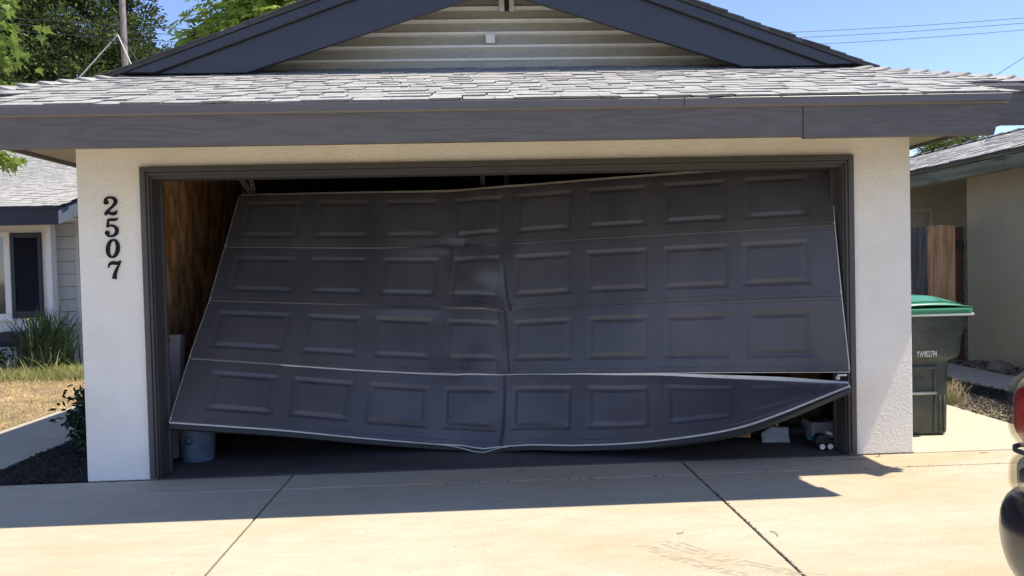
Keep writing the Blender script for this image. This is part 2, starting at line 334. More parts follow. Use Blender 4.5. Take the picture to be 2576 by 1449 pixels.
# tyre tread scuffs: thin dark rubber prints on the driveway
tm = MB()
def tread(cx, cy, ang, n, wdt):
    for i in range(n):
        t = i*.018; x = cx+math.sin(ang+t*.35)*t; y = cy-math.cos(ang+t*.35)*t
        for k in range(3):
            if random.random() < .45: continue
            ox = (k-1)*wdt/3+U(-.004, .004)
            tm.add([(x+ox-.016, y, .0012), (x+ox+.016, y+.002, .0012), (x+ox+.016, y+.009, .0012), (x+ox-.016, y+.006, .0012)], [(0,1,2,3)])
tread(.72, -1.62, .55, 42, .15); tread(.60, -1.68, .52, 34, .10)
M['scuff'] = mat('scuff', (.462, .405, .30), .9, var=.1, vscale=30)
tag(tm.build('tyre_scuff', M['scuff'], dw), kind='stuff')

# ================================================================== HOUSE WITH GARAGE
house = thing('house', 'cream stucco single-storey house with dark grey trim around the wide open garage front', 'house')
# front wall with opening, U shaped
HW = 2.46; ZT = 2.14
wall = MB()
def wall_piece(x0, x1, z0, z1):
    wall.box(x0, x1, 0, .16, z0, z1)
P = [(-2.934, 0), (-HW, 0), (-HW, ZT), (HW, ZT), (HW, 0), (2.928, 0), (2.928, 2.55), (-2.934, 2.55)]
wall.prism(P, 'y', 0, .16)
wall.build('wall', M['stucco'], house, bevel=.008, seg=2)
MB().box(-2.934, -2.76, .161, 9, 0, 2.55).build('wall', M['stucco'], house)
MB().box(2.76, 2.928, .161, 9, 0, 2.55).build('wall', M['stucco'], house)
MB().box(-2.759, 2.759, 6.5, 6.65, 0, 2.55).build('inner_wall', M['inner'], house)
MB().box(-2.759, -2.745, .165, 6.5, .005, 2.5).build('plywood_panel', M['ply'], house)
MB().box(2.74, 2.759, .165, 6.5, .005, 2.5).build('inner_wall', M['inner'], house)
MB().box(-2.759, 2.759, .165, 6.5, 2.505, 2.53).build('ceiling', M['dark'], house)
for i in range(8):
    MB().box(-2.74, 2.735, .6+i*.8, .64+i*.8, 2.36, 2.50).build('ceiling_joist', M['inner'], house)
for i in range(9):
    MB().box(2.66, 2.738, .5+i*.62, .54+i*.62, .02, 2.35).build('stud', M['inner'], house)
# casing and jambs
def trimset(sx):
    f = lambda a, b: (min(sx*a, sx*b), max(sx*a, sx*b))
    x0, x1 = f(2.500, 2.462); MB().box(x0, x1, -.030, -.001, .012, 2.165).build('door_casing', M['trim'], house, bevel=.004)
    x0, x1 = f(2.4615, 2.446); MB().box(x0, x1, -.014, .02, .010, 2.128).build('brick_mould', M['trim'], house, bevel=.003)
    x0, x1 = f(2.4600, 2.440); MB().box(x0, x1, .021, .17, .008, 2.13).build('door_jamb', M['trim'], house, bevel=.003)
    x0, x1 = f(2.450, 2.424); MB().box(x0, x1, .171, .20, .006, 2.12).build('door_stop', M['trim'], house, bevel=.003)
trimset(-1); trimset(1)
MB().box(-2.4615, 2.4615, -.030, -.001, 2.128, 2.166).build('door_casing', M['trim'], house, bevel=.004)
MB().box(-2.445, 2.445, -.014, .02, 2.105, 2.127).build('brick_mould', M['trim'], house, bevel=.003)
MB().box(-2.439, 2.439, .021, .17, 2.085, 2.126).build('door_jamb', M['trim'], house, bevel=.003)

# ---- roof planes
SL = .333; Y0, Z0 = -1.06, 2.372
def zr(y): return Z0+SL*(y-Y0)
X1L, X1R = -2.97, 2.94          # front extension
X2L, X2R, Y2 = -3.50, 3.58, -.60 # main eave
FOOTL, FOOTR, YG = (-2.93, .66), (2.93, .55), .65
deckm = M['shingle_dark']
def deckpoly(poly, name='roof_deck', th=.02, parent=house):
    n = len(poly); V = [(x, y, zr(y)-.004) for x, y in poly]+[(x, y, zr(y)-.004-th) for x, y in poly]
    F = [tuple(range(n)), tuple(range(2*n-1, n-1, -1))]+[(i, (i+1) % n, (i+1) % n+n, i+n) for i in range(n)]
    return MB().add(V, F).build(name, deckm, parent)
roof = deckpoly([(X1L, Y0), (X1R, Y0), (X1R, Y2), (X2R, Y2), (2.85, .60), (2.85, 1.0), (-2.85, 1.0), (-2.88, .72), (X2L, Y2), (X1L, Y2)], 'roof')
# side roof planes
def sideplane(X2, foot, s):
    zE = zr(Y2); zF = zr(foot[1]); k = (zF-zE)/abs(X2-foot[0])
    V = [(X2, Y2, zE), (X2, 9.0, zE), (foot[0], 9.0, zF), (foot[0], foot[1], zF)]
    V += [(a, b, c-.03) for a, b, c in V]
    MB().add(V, [(0,1,2,3),(7,6,5,4),(0,4,5,1),(1,5,6,2),(2,6,7,3),(3,7,4,0)]).build('roof_deck', M['shingle'], house)
sideplane(X2L, (-2.88, .72), -1); sideplane(X2R, (2.85, .60), 1)
# shingles: wedge pieces on the roof plane
TH = math.atan(SL); cu, su = math.cos(TH), math.sin(TH)
EXP = .143
def shingle_mesh(wd, thick, lift, expo=EXP, skew=0.0, ragged=True):
    L_ = expo*1.45; t = thick; h = lift
    n = 3
    V = []; F = []
    xs = [i/(n-1)*wd for i in range(n)]
    fr = [random.uniform(-.004, .004) if ragged else 0 for _ in xs]
    up = [random.uniform(0, .003) for _ in xs]
    for i, x in enumerate(xs): V.append((x+skew*(1 if i in (0, n-1) else 0), fr[i], h+t+up[i]))       # front top
    for i, x in enumerate(xs): V.append((x+skew, fr[i], h+up[i]-.004))    # front bottom
    for i, x in enumerate(xs): V.append((x, L_, .0015+t*.35))     # back top
    F = [(0,1,7,6),(1,2,8,7),(0,3,4,1),(1,4,5,2),(0,6,3),(2,5,8)]
    me = bpy.data.meshes.new('shingle'); me.from_pydata(V, [], F); me.materials.append(M['shingle']); me.materials.append(M['butt_shade']); me.polygons.foreach_set('material_index', [0,0,1,1,1,1]); me.update()
    return me, wd
SH = [shingle_mesh(wd, t, l, skew=k) for wd in (.11, .14, .18, .22, .27) for (t, l, k) in ((.006, .001, .006), (.009, .003, -.006), (.005, .0, .003))]
def plane_mat(x, y, z, slope=SL, rz=0.0, sc_=1.0, tilt=0.0):
    th = math.atan(slope)+tilt
    return Matrix.Translation((x, y, z)) @ Matrix.Rotation(rz, 4, 'Z') @ Matrix.Rotation(th, 4, 'X') @ Matrix.Diagonal((sc_, 1, 1, 1))
cand = []
row = 0; y = Y0-.012
while y < .98:
    z = zr(y)
    if y < Y2-.02: xa, xb = X1L-.015, X1R+.02
    else:
        t = (y-Y2)/(.72-Y2); xa = X2L+(X2L*-1-2.88)*t-.0 if y < .72 else -2.85
        t2 = (y-Y2)/(.60-Y2); xb = X2R+(2.85-X2R)*min(1, t2)
        if y < Y2+.02: xa -= .012; xb += .015
    x = xa-U(0, .01); hi = 0
    while x < xb-.04:
        hi = random.choice([0, 1, 2]) if random.random() < .35 else (1-hi if hi < 2 else 1)
        me, wd = SH[random.randrange(5)*3+hi]
        if x+wd > xb: 
            me, wd = SH[hi]
        cand.append((y, x, z, me, wd)); x += wd+U(.0015, .004)
    y += EXP*cu; row += 1
cand.sort(key=lambda c: (c[0]+5.6)*1.0+abs(c[1])*.02)
rest = MB()
nsh = 0
for (y, x, z, me, wd) in cand:
    mw = plane_mat(x, y, z+U(0, .0015), tilt=U(-.004, .006))
    if nsh < 292 and x > -3.1: inst('shingle', me, roof, mw); nsh += 1
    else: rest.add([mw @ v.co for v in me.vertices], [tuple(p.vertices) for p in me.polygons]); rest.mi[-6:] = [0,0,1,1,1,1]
tag(rest.build('shingle_field', [M['shingle'], M['butt_shade']], roof, recalc=False), kind='stuff')
# hip caps
def hipcaps(x0, y0, x1, y1, n):
    z0 = zr(y0); z1 = zr(y1)
    for i in range(n):
        t = i/n; a = Vector((x0+(x1-x0)*t, y0+(y1-y0)*t, z0+(z1-z0)*t+.012)); t2 = (i+1.5)/n
        b = Vector((x0+(x1-x0)*t2, y0+(y1-y0)*t2, z0+(z1-z0)*t2+.004))
        d = (b-a).normalized(); s = d.cross(Vector((0, 0, 1))).normalized()
        V = []
        for p, lift in ((a, .022), (b, 0)):
            for k in (-1, -.5, 0, .5, 1):
                V.append(p+s*k*.15+Vector((0, 0, lift-abs(k)*.045)))
        for k in (-1, -.5, 0, .5, 1): V.append(a+s*k*.15+Vector((0, 0, .022-.014-abs(k)*.045)))
        F = [(j, j+1, j+6, j+5) for j in range(4)]+[(j, j+10, j+11, j+1) for j in range(4)]
        MB().add(V, F).build('cap_shingle', M['shingle'], house, recalc=False)
hipcaps(X2L-.02, Y2-.02, -2.86, .74, 10); hipcaps(X2R+.02, Y2-.02, 2.83, .62, 10)
# fascia boards
ZB, ZBT = 2.113, 2.312
def fboard(x0, x1, y, zb, zt, slant0=0, slant1=0, name='fascia_board', m='fascia', th=.038, bow=0):
    V = [(x0+slant0, y, zb), (x1+slant1, y, zb), (x1+slant1, y+th, zb), (x0+slant0, y+th, zb), (x0, y, zt), (x1, y, zt), (x1, y+th, zt), (x0, y+th, zt)]
    return MB().hexa(V).build(name, M[m], house, bevel=.003)
fboard(X1L, 1.698, Y0, ZB+.022, ZBT+.02)
fboard(1.702, 2.895, Y0, ZB+.012, ZBT+.012, 0, -.055)
for (x, z) in ((1.74, 2.30), (1.75, 2.24), (1.74, 2.16), (1.65, 2.17), (1.66, 2.28), (-.2, 2.27), (-1.3, 2.19), (-2.2, 2.28), (.6, 2.2), (2.0, 2.28), (2.72, 2.28), (2.72, 2.18), (-2.75, 2.2)):
    MB().prism([(x+.004*math.cos(a*math.pi/4), z+.004*math.sin(a*math.pi/4)) for a in range(8)], 'y', Y0-.0015, Y0+.002).build('nail_head', M['trim'], house)
# the roof edge and drip metal
MB().hexa([(X1L-.01, Y0-.018, 2.318), (1.0, Y0-.018, 2.312), (1.0, Y0+.03, 2.312), (X1L-.01, Y0+.03, 2.318),
           (X1L-.01, Y0-.018, 2.368), (1.0, Y0-.018, 2.362), (1.0, Y0+.03, 2.375), (X1L-.01, Y0+.03, 2.38)]).build('drip_edge', M['drip'], house, bevel=.002)
MB().hexa([(1.003, Y0-.018, 2.312), (2.925, Y0-.018, 2.322), (2.925, Y0+.03, 2.322), (1.003, Y0+.03, 2.312),
           (1.003, Y0-.018, 2.362), (2.942, Y0-.018, 2.366), (2.942, Y0+.03, 2.378), (1.003, Y0+.03, 2.375)]).build('drip_edge', M['drip'], house, bevel=.002)
MB().hexa([(X1L-.008, Y0-.004, 2.309), (2.92, Y0-.004, 2.309), (2.92, Y0-.001, 2.309), (X1L-.008, Y0-.001, 2.309), (X1L-.008, Y0-.024, 2.3175), (2.925, Y0-.024, 2.3175), (2.925, Y0-.001, 2.3175), (X1L-.008, Y0-.001, 2.3175)]).build('drip_lip', M['drip_lip'], house)
# side returns of the extension and second fascia
for X, s in ((X1L, -1), (X1R-.17, 1)):
    V = [(X, Y0+.04, ZB+.02), (X+.035, Y0+.04, ZB+.02), (X+.035, Y2-.01, ZB+.17), (X, Y2-.01, ZB+.17), (X, Y0+.04, 2.355), (X+.035, Y0+.04, 2.355), (X+.035, Y2-.01, 2.51), (X, Y2-.01, 2.51)]
    MB().hexa(V).build('fascia_board', M['fascia'], house, bevel=.003)
z2 = zr(Y2)
for xa, xb in ((X2L, X1L-.005), (X1R-.002, X2R)):
    fboard(xa, xb, Y2, z2-.265, z2-.06); MB().box(xa-.005, xb+.005, Y2-.015, Y2+.03, z2-.0595, z2-.012).build('drip_edge', M['drip'], house, bevel=.002)
MB().box(X2L, X2L+.035, Y2+.04, 9, 2.325, z2-.035).build('side_fascia', M['fascia'], house, bevel=.003)
MB().box(X2R-.035, X2R, Y2+.04, 9, 2.350, z2-.035).build('side_fascia', M['fascia'], house, bevel=.003)
MB().box(X2L+.036, -2.936, Y2+.04, 9, 2.352, 2.366).build('soffit', M['soffit'], house)
MB().box(2.930, X2R-.036, Y2+.04, 9, 2.378, 2.392).build('soffit', M['soffit'], house)
MB().box(-2.93, 2.86, Y0+.045, -.005, 2.34, 2.352).build('soffit', M['soffit'], house)
# ---- gable
SO, SI, ZA, ZI = .360, .328, 3.975, 3.565
def rake(s):
    zo = lambda x: ZA-SO*abs(x); zi = lambda x: ZI-SI*abs(x)
    xf = 2.94; xi = 1.93
    base = zr(YG)+.012
    poly = [(0.0015*s, ZI), (s*xi, zi(xi)), (s*xi, base), (s*2.80, base), (s*xf, zo(xf)-.05), (0.0015*s, ZA-.085)]
    poly = [(0.0015*s, ZI), (s*xi, base), (s*(xf-.13), base), (0.0015*s, ZA-.085)]
    # straight top band line follows zo-.085
    poly[2] = (s*((ZA-.085-base)/SO), base)
    MB().prism(poly, 'y', YG-.045, YG).build('rake_board', M['rake'], house, bevel=.003)
    band = [(0.0015*s, ZA-.084), (s*((ZA-.084-base)/SO), base), (s*((ZA-.01-base)/SO), base+.004), (0.0015*s, ZA-.01)]
    MB().prism(band, 'y', YG-.085, YG).build('rake_trim', M['rake'], house, bevel=.003)
    # gable roof slab and ragged shingle ends over the rake
    th = .025
    V = []
    for yy in (YG-.10, 9.0):
        for x in (0, 3.0):
            V.append((s*x, yy, ZA-SO*x)); V.append((s*x, yy, ZA-SO*x+th))
    F = [(0,2,3,1),(4,5,7,6),(0,4,6,2),(1,3,7,5),(2,6,7,3),(0,1,5,4)]
    MB().add(V, F).build('gable_roof', M['shingle_dark'], house)
    L_ = 3.0/math.cos(math.atan(SO)); k = 0; d = .0
    while d < L_-.02:
        t0 = d; x0 = 3.0-t0*math.cos(math.atan(SO)); lift = .012
        a = Vector((s*x0, 0, ZA-SO*x0+th+.014)); x1 = max(0, x0-.20); b = Vector((s*x1, 0, ZA-SO*x1+th+.003))
        ov = U(-.012, .02); yf = YG-.11-ov; W_ = U(.22, .34)
        V = [(a.x, yf, a.z), (a.x, yf+W_, a.z), (b.x, yf+W_, b.z), (b.x, yf, b.z), (a.x, yf, a.z-.014), (a.x, yf+W_, a.z-.014), (b.x, yf+W_, b.z-.006), (b.x, yf, b.z-.006)]
        MB().add(V, [(0,1,2,3),(0,4,5,1),(0,3,7,4),(4,7,6,5),(1,5,6,2)]).build('shingle', M['shingle_dark'], house)
        d += EXP; k += 1
rake(-1); rake(1)
YS = 1.0
MB().prism([(-2.2, 2.95), (2.2, 2.95), (0, ZI+.25)], 'y', YS+.04, YS+.10).build('gable_wall', M['siding_old'], house)
# lapped siding boards (heights measured on the gable plane)
zl = [3.012, 3.118, 3.226, 3.334, 3.437, 3.541, 3.645]
for i in range(6):
    a, b = zl[i], zl[i+1]
    xw = lambda z: max(.02, (ZI+.19-z)/SI)
    V = []
    lip = .026
    for sx in (-1, 1):
        x0 = sx*xw(a); x1 = sx*xw(b)
        V += [(x0, YS+.030, a), (x0, YS-.002, a+.010), (x0, YS-.006, a+lip), (x0, YS+.012, a+lip+.004), (x1, YS+.024, b+.006), (x1, YS+.039, b+.006), (x0, YS+.039, a)]
    n = 7
    F = [(0,1,n+1,n+0), (1,2,n+2,n+1), (2,3,n+3,n+2), (3,4,n+4,n+3), (4,5,n+5,n+4), (5,6,n+6,n+5), (6,0,n,n+6), tuple(range(7)), tuple(range(13, 6, -1))]
    mb = MB(); mb.add(V, F); mb.mi = [1, 1, 1, 0, 0, 0, 0, 0, 0]
    mb.build('siding_board', [M['siding_old'], M['siding_lip']], house, bevel=0)
MB().box(-2.1, 2.1, YS-.01, YS+.02, 2.958, 3.0).build('flashing', M['rake'], house)
# small vent bracket and the foot of the louvre
MB().box(-.085, -.005, YS-.03, YS+.01, 3.262, 3.345).build('bracket_block', M['siding_lip'], house, bevel=.008, seg=2)
vt = MB().box(.03, .075, YS-.05, YS-.01, 3.52, 3.66).box(.115, .155, YS-.05, YS-.01, 3.52, 3.66).build('gable_vent', M['siding_lip'], house, bevel=.004)
MB().box(.0755, .1145, YS-.03, YS-.012, 3.525, 3.66).build('vent_screen', M['rubber'], vt)
# hanging perforated steel straps in the garage
def strap(p0, p1):
    p0, p1 = Vector(p0), Vector(p1); d = (p1-p0); L_ = d.length; d.normalize(); s = d.cross(Vector((0, 1, 0))).normalized()
    mb = MB(); n = int(L_/.03)
    for i in range(n):
        a = p0+d*(i*L_/n); b = p0+d*((i+.45)*L_/n); c = p0+d*((i+1)*L_/n)
        for q in (-1, 1):
            V = [a+s*q*.018, a+s*q*.008, c+s*q*.008, c+s*q*.018]; mb.add(V+[v+Vector((0, .003, 0)) for v in V], [(0,1,2,3),(7,6,5,4),(0,3,7,4),(1,5,6,2)])
        V = [a-s*.008, a+s*.008, b+s*.008, b-s*.008]; mb.add(V, [(0,1,2,3)])
    mb.build('steel_strap', M['steel'], house, recalc=False)
strap((-2.33, 1.5, 2.36), (-2.14, 1.5, 2.08)); strap((-2.19, 1.5, 2.36), (-2.13, 1.5, 2.08))
strap((-.135, 1.5, 2.36), (-.125, 1.5, 2.02)); strap((.07, 1.5, 2.36), (.10, 1.5, 2.02)); strap((.10, 1.5, 2.36), (.07, 1.5, 2.12))

# ================================================================== HOUSE NUMBERS
def smooth(pts, n=8):
    out = []
    P = [pts[0]]+pts+[pts[-1]]
    for i in range(1, len(P)-2):
        for k in range(n):
            t = k/n; a, b, c, d = P[i-1], P[i], P[i+1], P[i+2]
            out.append(tuple(.5*((2*b[j])+(-a[j]+c[j])*t+(2*a[j]-5*b[j]+4*c[j]-d[j])*t*t+(-a[j]+3*b[j]-3*c[j]+d[j])*t**3) for j in range(3)))
    out.append(pts[-1]); return out
def ribbon(mb, pts, dz, closed=False):
    q = smooth(pts) if not closed else pts
    n = len(q); Lp, Rp = [], []
    for i in range(n):
        a = q[(i-1) % n] if closed else q[max(i-1, 0)]; b = q[(i+1) % n] if closed else q[min(i+1, n-1)]
        dx, dy = b[0]-a[0], b[1]-a[1]; l = math.hypot(dx, dy) or 1; nx, ny = -dy/l, dx/l; w_ = q[i][2]/2
        Lp.append((q[i][0]+nx*w_, q[i][1]+ny*w_)); Rp.append((q[i][0]-nx*w_, q[i][1]-ny*w_))
    V = [(x, -.010-dz, z) for x, z in Lp]+[(x, -.010-dz, z) for x, z in Rp]+[(x, 0.002, z) for x, z in Lp]+[(x, 0.002, z) for x, z in Rp]
    F = []
    m = n if closed else n-1
    for i in range(m):
        j = (i+1) % n
        F += [(i, j, n+j, n+i), (2*n+i, 3*n+i, 3*n+j, 2*n+j), (i, 2*n+i, 2*n+j, j), (n+i, n+j, 3*n+j, 3*n+i)]
    if not closed: F += [(0, n, 3*n, 2*n), (n-1, 3*n-1, 4*n-1, 2*n-1)]
    mb.add(V, F)
def ball(mb, x, z, r, dz):
    mb.prism([(x+r*math.cos(a*math.pi/8), z+r*math.sin(a*math.pi/8)) for a in range(16)], 'y', -.010-dz, .002)
def digit(ch, ox, oz, h, wd, label):
    mb = MB()
    if ch == '2':
        ribbon(mb, [(.16,.72,.09),(.17,.86,.12),(.34,.965,.10),(.58,.93,.15),(.70,.76,.19),(.60,.56,.15),(.38,.36,.12),(.20,.20,.12),(.13,.05,.12)], 0)
        ball(mb, .20, .72, .13, .001); ribbon(mb, [(.12,.06,.12),(.28,.17,.15),(.50,.10,.17),(.66,.14,.16),(.76,.28,.03)], .0005)
    if ch == '5':
        ribbon(mb, [(.26,.93,.10),(.24,.75,.11),(.20,.53,.10)], 0); ribbon(mb, [(.24,.90,.13),(.45,.92,.15),(.62,.91,.15),(.80,.99,.03)], .0005)
        ribbon(mb, [(.18,.52,.04),(.34,.60,.10),(.54,.58,.13),(.70,.42,.19),(.66,.18,.17),(.46,.05,.11),(.24,.07,.11),(.14,.20,.10)], .001); ball(mb, .19, .23, .12, .0015)
    if ch == '0':
        q = []
        for k in range(40):
            a = 2*math.pi*k/40; q.append((.44+.27*math.cos(a)+.05*math.sin(a), .5+.44*math.sin(a), .08+.13*abs(math.cos(a))))
        ribbon(mb, q, 0, True)
    if ch == '7':
        ribbon(mb, [(.14,.62,.03),(.20,.80,.12),(.38,.88,.19),(.60,.86,.17),(.82,.98,.05)], 0)
        ribbon(mb, [(.80,.95,.08),(.70,.74,.10),(.56,.48,.15),(.48,.25,.19),(.44,.03,.24)], .0006)
    mb.v = [(ox+x*wd, y, oz+z*h) for x, y, z in mb.v]
    o = mb.build('house_number', M['number'], None, bevel=0); return tag(o, label, 'house number', 'black digits down the left pillar')
digit('2', -2.763, 1.836, .130, .128, 'black digit 2, topmost of the house numbers on the stucco pillar')
digit('5', -2.760, 1.690, .130, .125, 'black digit 5 on the stucco pillar, just below the 2')
digit('0', -2.758, 1.543, .136, .124, 'black oval digit 0 on the stucco pillar, just above the 7')
digit('7', -2.755, 1.398, .130, .124, 'black digit 7, lowest of the house numbers on the stucco pillar')

# ================================================================== BROKEN GARAGE DOOR
G = np.array([[[-2.226,1.362,2.094],[-1.617,1.35,2.091],[-1.052,1.324,2.088],[-0.455,1.282,2.079],[0.09,1.113,2.092],[0.662,0.928,2.108],[1.233,0.737,2.121],[1.821,0.537,2.131],[2.495,0.328,2.135]],
[[-2.274,1.067,1.639],[-1.643,1.09,1.622],[-1.044,1.096,1.605],[-0.437,1.083,1.595],[0.047,0.92,1.605],[0.608,0.75,1.623],[1.192,0.57,1.637],[1.771,0.375,1.65],[2.443,0.163,1.669]],
[[-2.31,0.749,1.213],[-1.615,0.818,1.17],[-1.079,0.86,1.138],[-0.508,0.882,1.103],[0.018,0.761,1.076],[0.591,0.603,1.106],[1.162,0.442,1.12],[1.743,0.271,1.136],[2.449,0.082,1.152]],
[[-2.368,0.429,0.796],[-1.672,0.545,0.714],[-1.109,0.634,0.646],[-0.535,0.69,0.593],[0.0,0.593,0.587],[0.561,0.464,0.59],[1.131,0.338,0.596],[1.726,0.21,0.598],[2.493,0.065,0.596]],
[[-2.368,0.43,0.793],[-1.682,0.546,0.708],[-1.116,0.634,0.637],[-0.538,0.69,0.581],[-0.001,0.578,0.58],[0.559,0.449,0.583],[1.124,0.324,0.577],[1.738,0.196,0.552],[2.475,0.044,0.513]],
[[-2.406,0.112,0.381],[-1.692,0.253,0.275],[-1.157,0.387,0.173],[-0.567,0.499,0.077],[-0.05,0.413,0.057],[0.511,0.21,0.092],[1.053,-0.012,0.16],[1.597,-0.237,0.295],[2.241,-0.441,0.585]]])
# the right-hand end of the door has sprung forward past the jamb
G[1, 8] = (2.410, .095, 1.666); G[2, 8] = (2.409, .000, 1.156); G[3, 8] = (2.440, -.045, .612); G[4, 8] = (2.424, -.062, .530)
def edge(row, c):
    i = int(min(7, max(0, math.floor(c)))); t = c-i; R_ = G[row]
    lin = R_[i]*(1-t)+R_[i+1]*t
    a = R_[max(i-1, 0)]; b = R_[i]; cc = R_[i+1]; d = R_[min(i+2, 8)]
    if i == 0: a = 2*b-cc
    if i == 7: d = 2*cc-b
    cr = .5*(2*b+(-a+cc)*t+(2*a-5*b+4*cc-d)*t*t+(-a+3*b-3*cc+d)*t**3)
    k = .12 if i in (2, 3, 4) else .85
    return lin*(1-k)+cr*k
def gs(c, v, c0, v0, sc1, sv): return math.exp(-((c-c0)/sc1)**2-((v-v0)/sv)**2)
def tent(x, w_): return max(0.0, 1-abs(x)/w_)
def fold(c, c0, wl, A, wr=.07):
    # one-sided crease: dips towards c0 from the left, snaps back over a few millimetres on its right
    if c <= c0: return -A*max(0.0, 1-(c0-c)/wl)**1.3
    return -A*max(0.0, 1-(c-c0)/wr)
def dents(s, c, v):
    h = 0.0
    if s == 0: h += fold(c, 3.27-(1-v)*.25, .45, .018, .26)*max(0, (v-.40)/.60)**1.5
    if s == 1: h += fold(c, 3.93+.10*v*v, .34, .046, .05)*max(0, (v-.12)/.88)
    if s == 2: h += fold(c, 3.96+.06*v, .32, .040, .05)*(1-.9*v+.35*v*v)+fold(c, 3.30, .30, .026, .18)*max(0, (v-.65)/.35)**1.5
    if s == 3: h += fold(c, 3.25, .30, .028, .15)*max(0, (.30-v)/.30)**1.5+fold(c, 3.95+.03*math.sin(3*v), .40, .042, .06)*(.25+.75*math.sin(math.pi*min(1, v*.8+.1)))+.012*gs(c, v, 4.35, .5, .3, .6)
    if s == 0:
        h += -.035*gs(c, v, 3.15, 1.0, .30, .22)+.012*gs(c, v, 2.9, .8, .5, .15)
        h += -.012*tent(c-3.22-(1-v)*.25, .10)*max(0, v-.55)*2
    if s == 1:
        h += .022*gs(c, v, 2.8, 0, .38, .10)-.020*tent(c-3.04, .07)*max(0, .5-v)*2
        h += -.026*tent(c-3.93-(v-.6)*.10, .11)*max(0, v-.30)*1.4
        h += .040*gs(c, v, 3.55, 1.0, .35, .12)
        d = (v-.30)-(c-3.10)*.62
        h += .034*max(0, min(1, -d*3.2))*gs(c, v, 3.62, .45, .34, .36)
    if s == 2:
        h += .020*gs(c, v, 2.55, .04, .5, .10)-.020*tent(c-3.92, .06)
        h += -.012*tent(c-4.02, .16)+.026*gs(c, v, 3.3, 1, .35, .20)-.015*gs(c, v, 3.3, .85, .15, .12)
    if s == 3:
        h += .016*gs(c, v, 4.35, .3, .35, .4)
        h += .02*gs(c, v, 5.05, .6, .22, .6)-.016*gs(c, v, 5.6, .5, .3, .3)+.012*gs(c, v, 3.6, .35, .3, .25)
        h += .014*gs(c, v, 6.05, .15, .4, .2)
    return h
pan = {0: (.095, .915), }
def panel_rect(s, k):
    a = (.10, .91)
    if k == 0: a = {0: (.12, .915), 1: (.155, .93), 2: (.12, .93), 3: (.26, .945)}[s]
    if k == 7: a = {0: (.09, .775), 1: (.05, .74), 2: (.08, .76), 3: (.07, .76)}[s]
    return a
VR = {0: (.13, .83), 1: (.165, .83), 2: (.165, .815), 3: (.16, .80)}
def emb(dc, dv):   # distances (m) inside the rectangle from nearest u / v side
    d = min(dc, dv)
    P = [(0, 0), (.003, -.001), (.025, -.008), (.034, -.008), (.056, .000), (.060, .001), (9, .001)]
    for (a, ha), (b, hb) in zip(P, P[1:]):
        if d <= b: return ha+(hb-ha)*(d-a)/(b-a)
def seamprof(v):
    h = 0
    for v0, dd in ((.055, -.004), (.935, -.004)):
        h += dd if (v < v0 and v0 < .5) or (v > v0 and v0 > .5) else 0
    if v < .012: h -= .004
    if v > .988: h -= .004
    return h
gd = thing('garage_door', 'dark grey four-section garage door, buckled and hanging crooked in its opening', 'garage door')
PW = .605; PH = .533
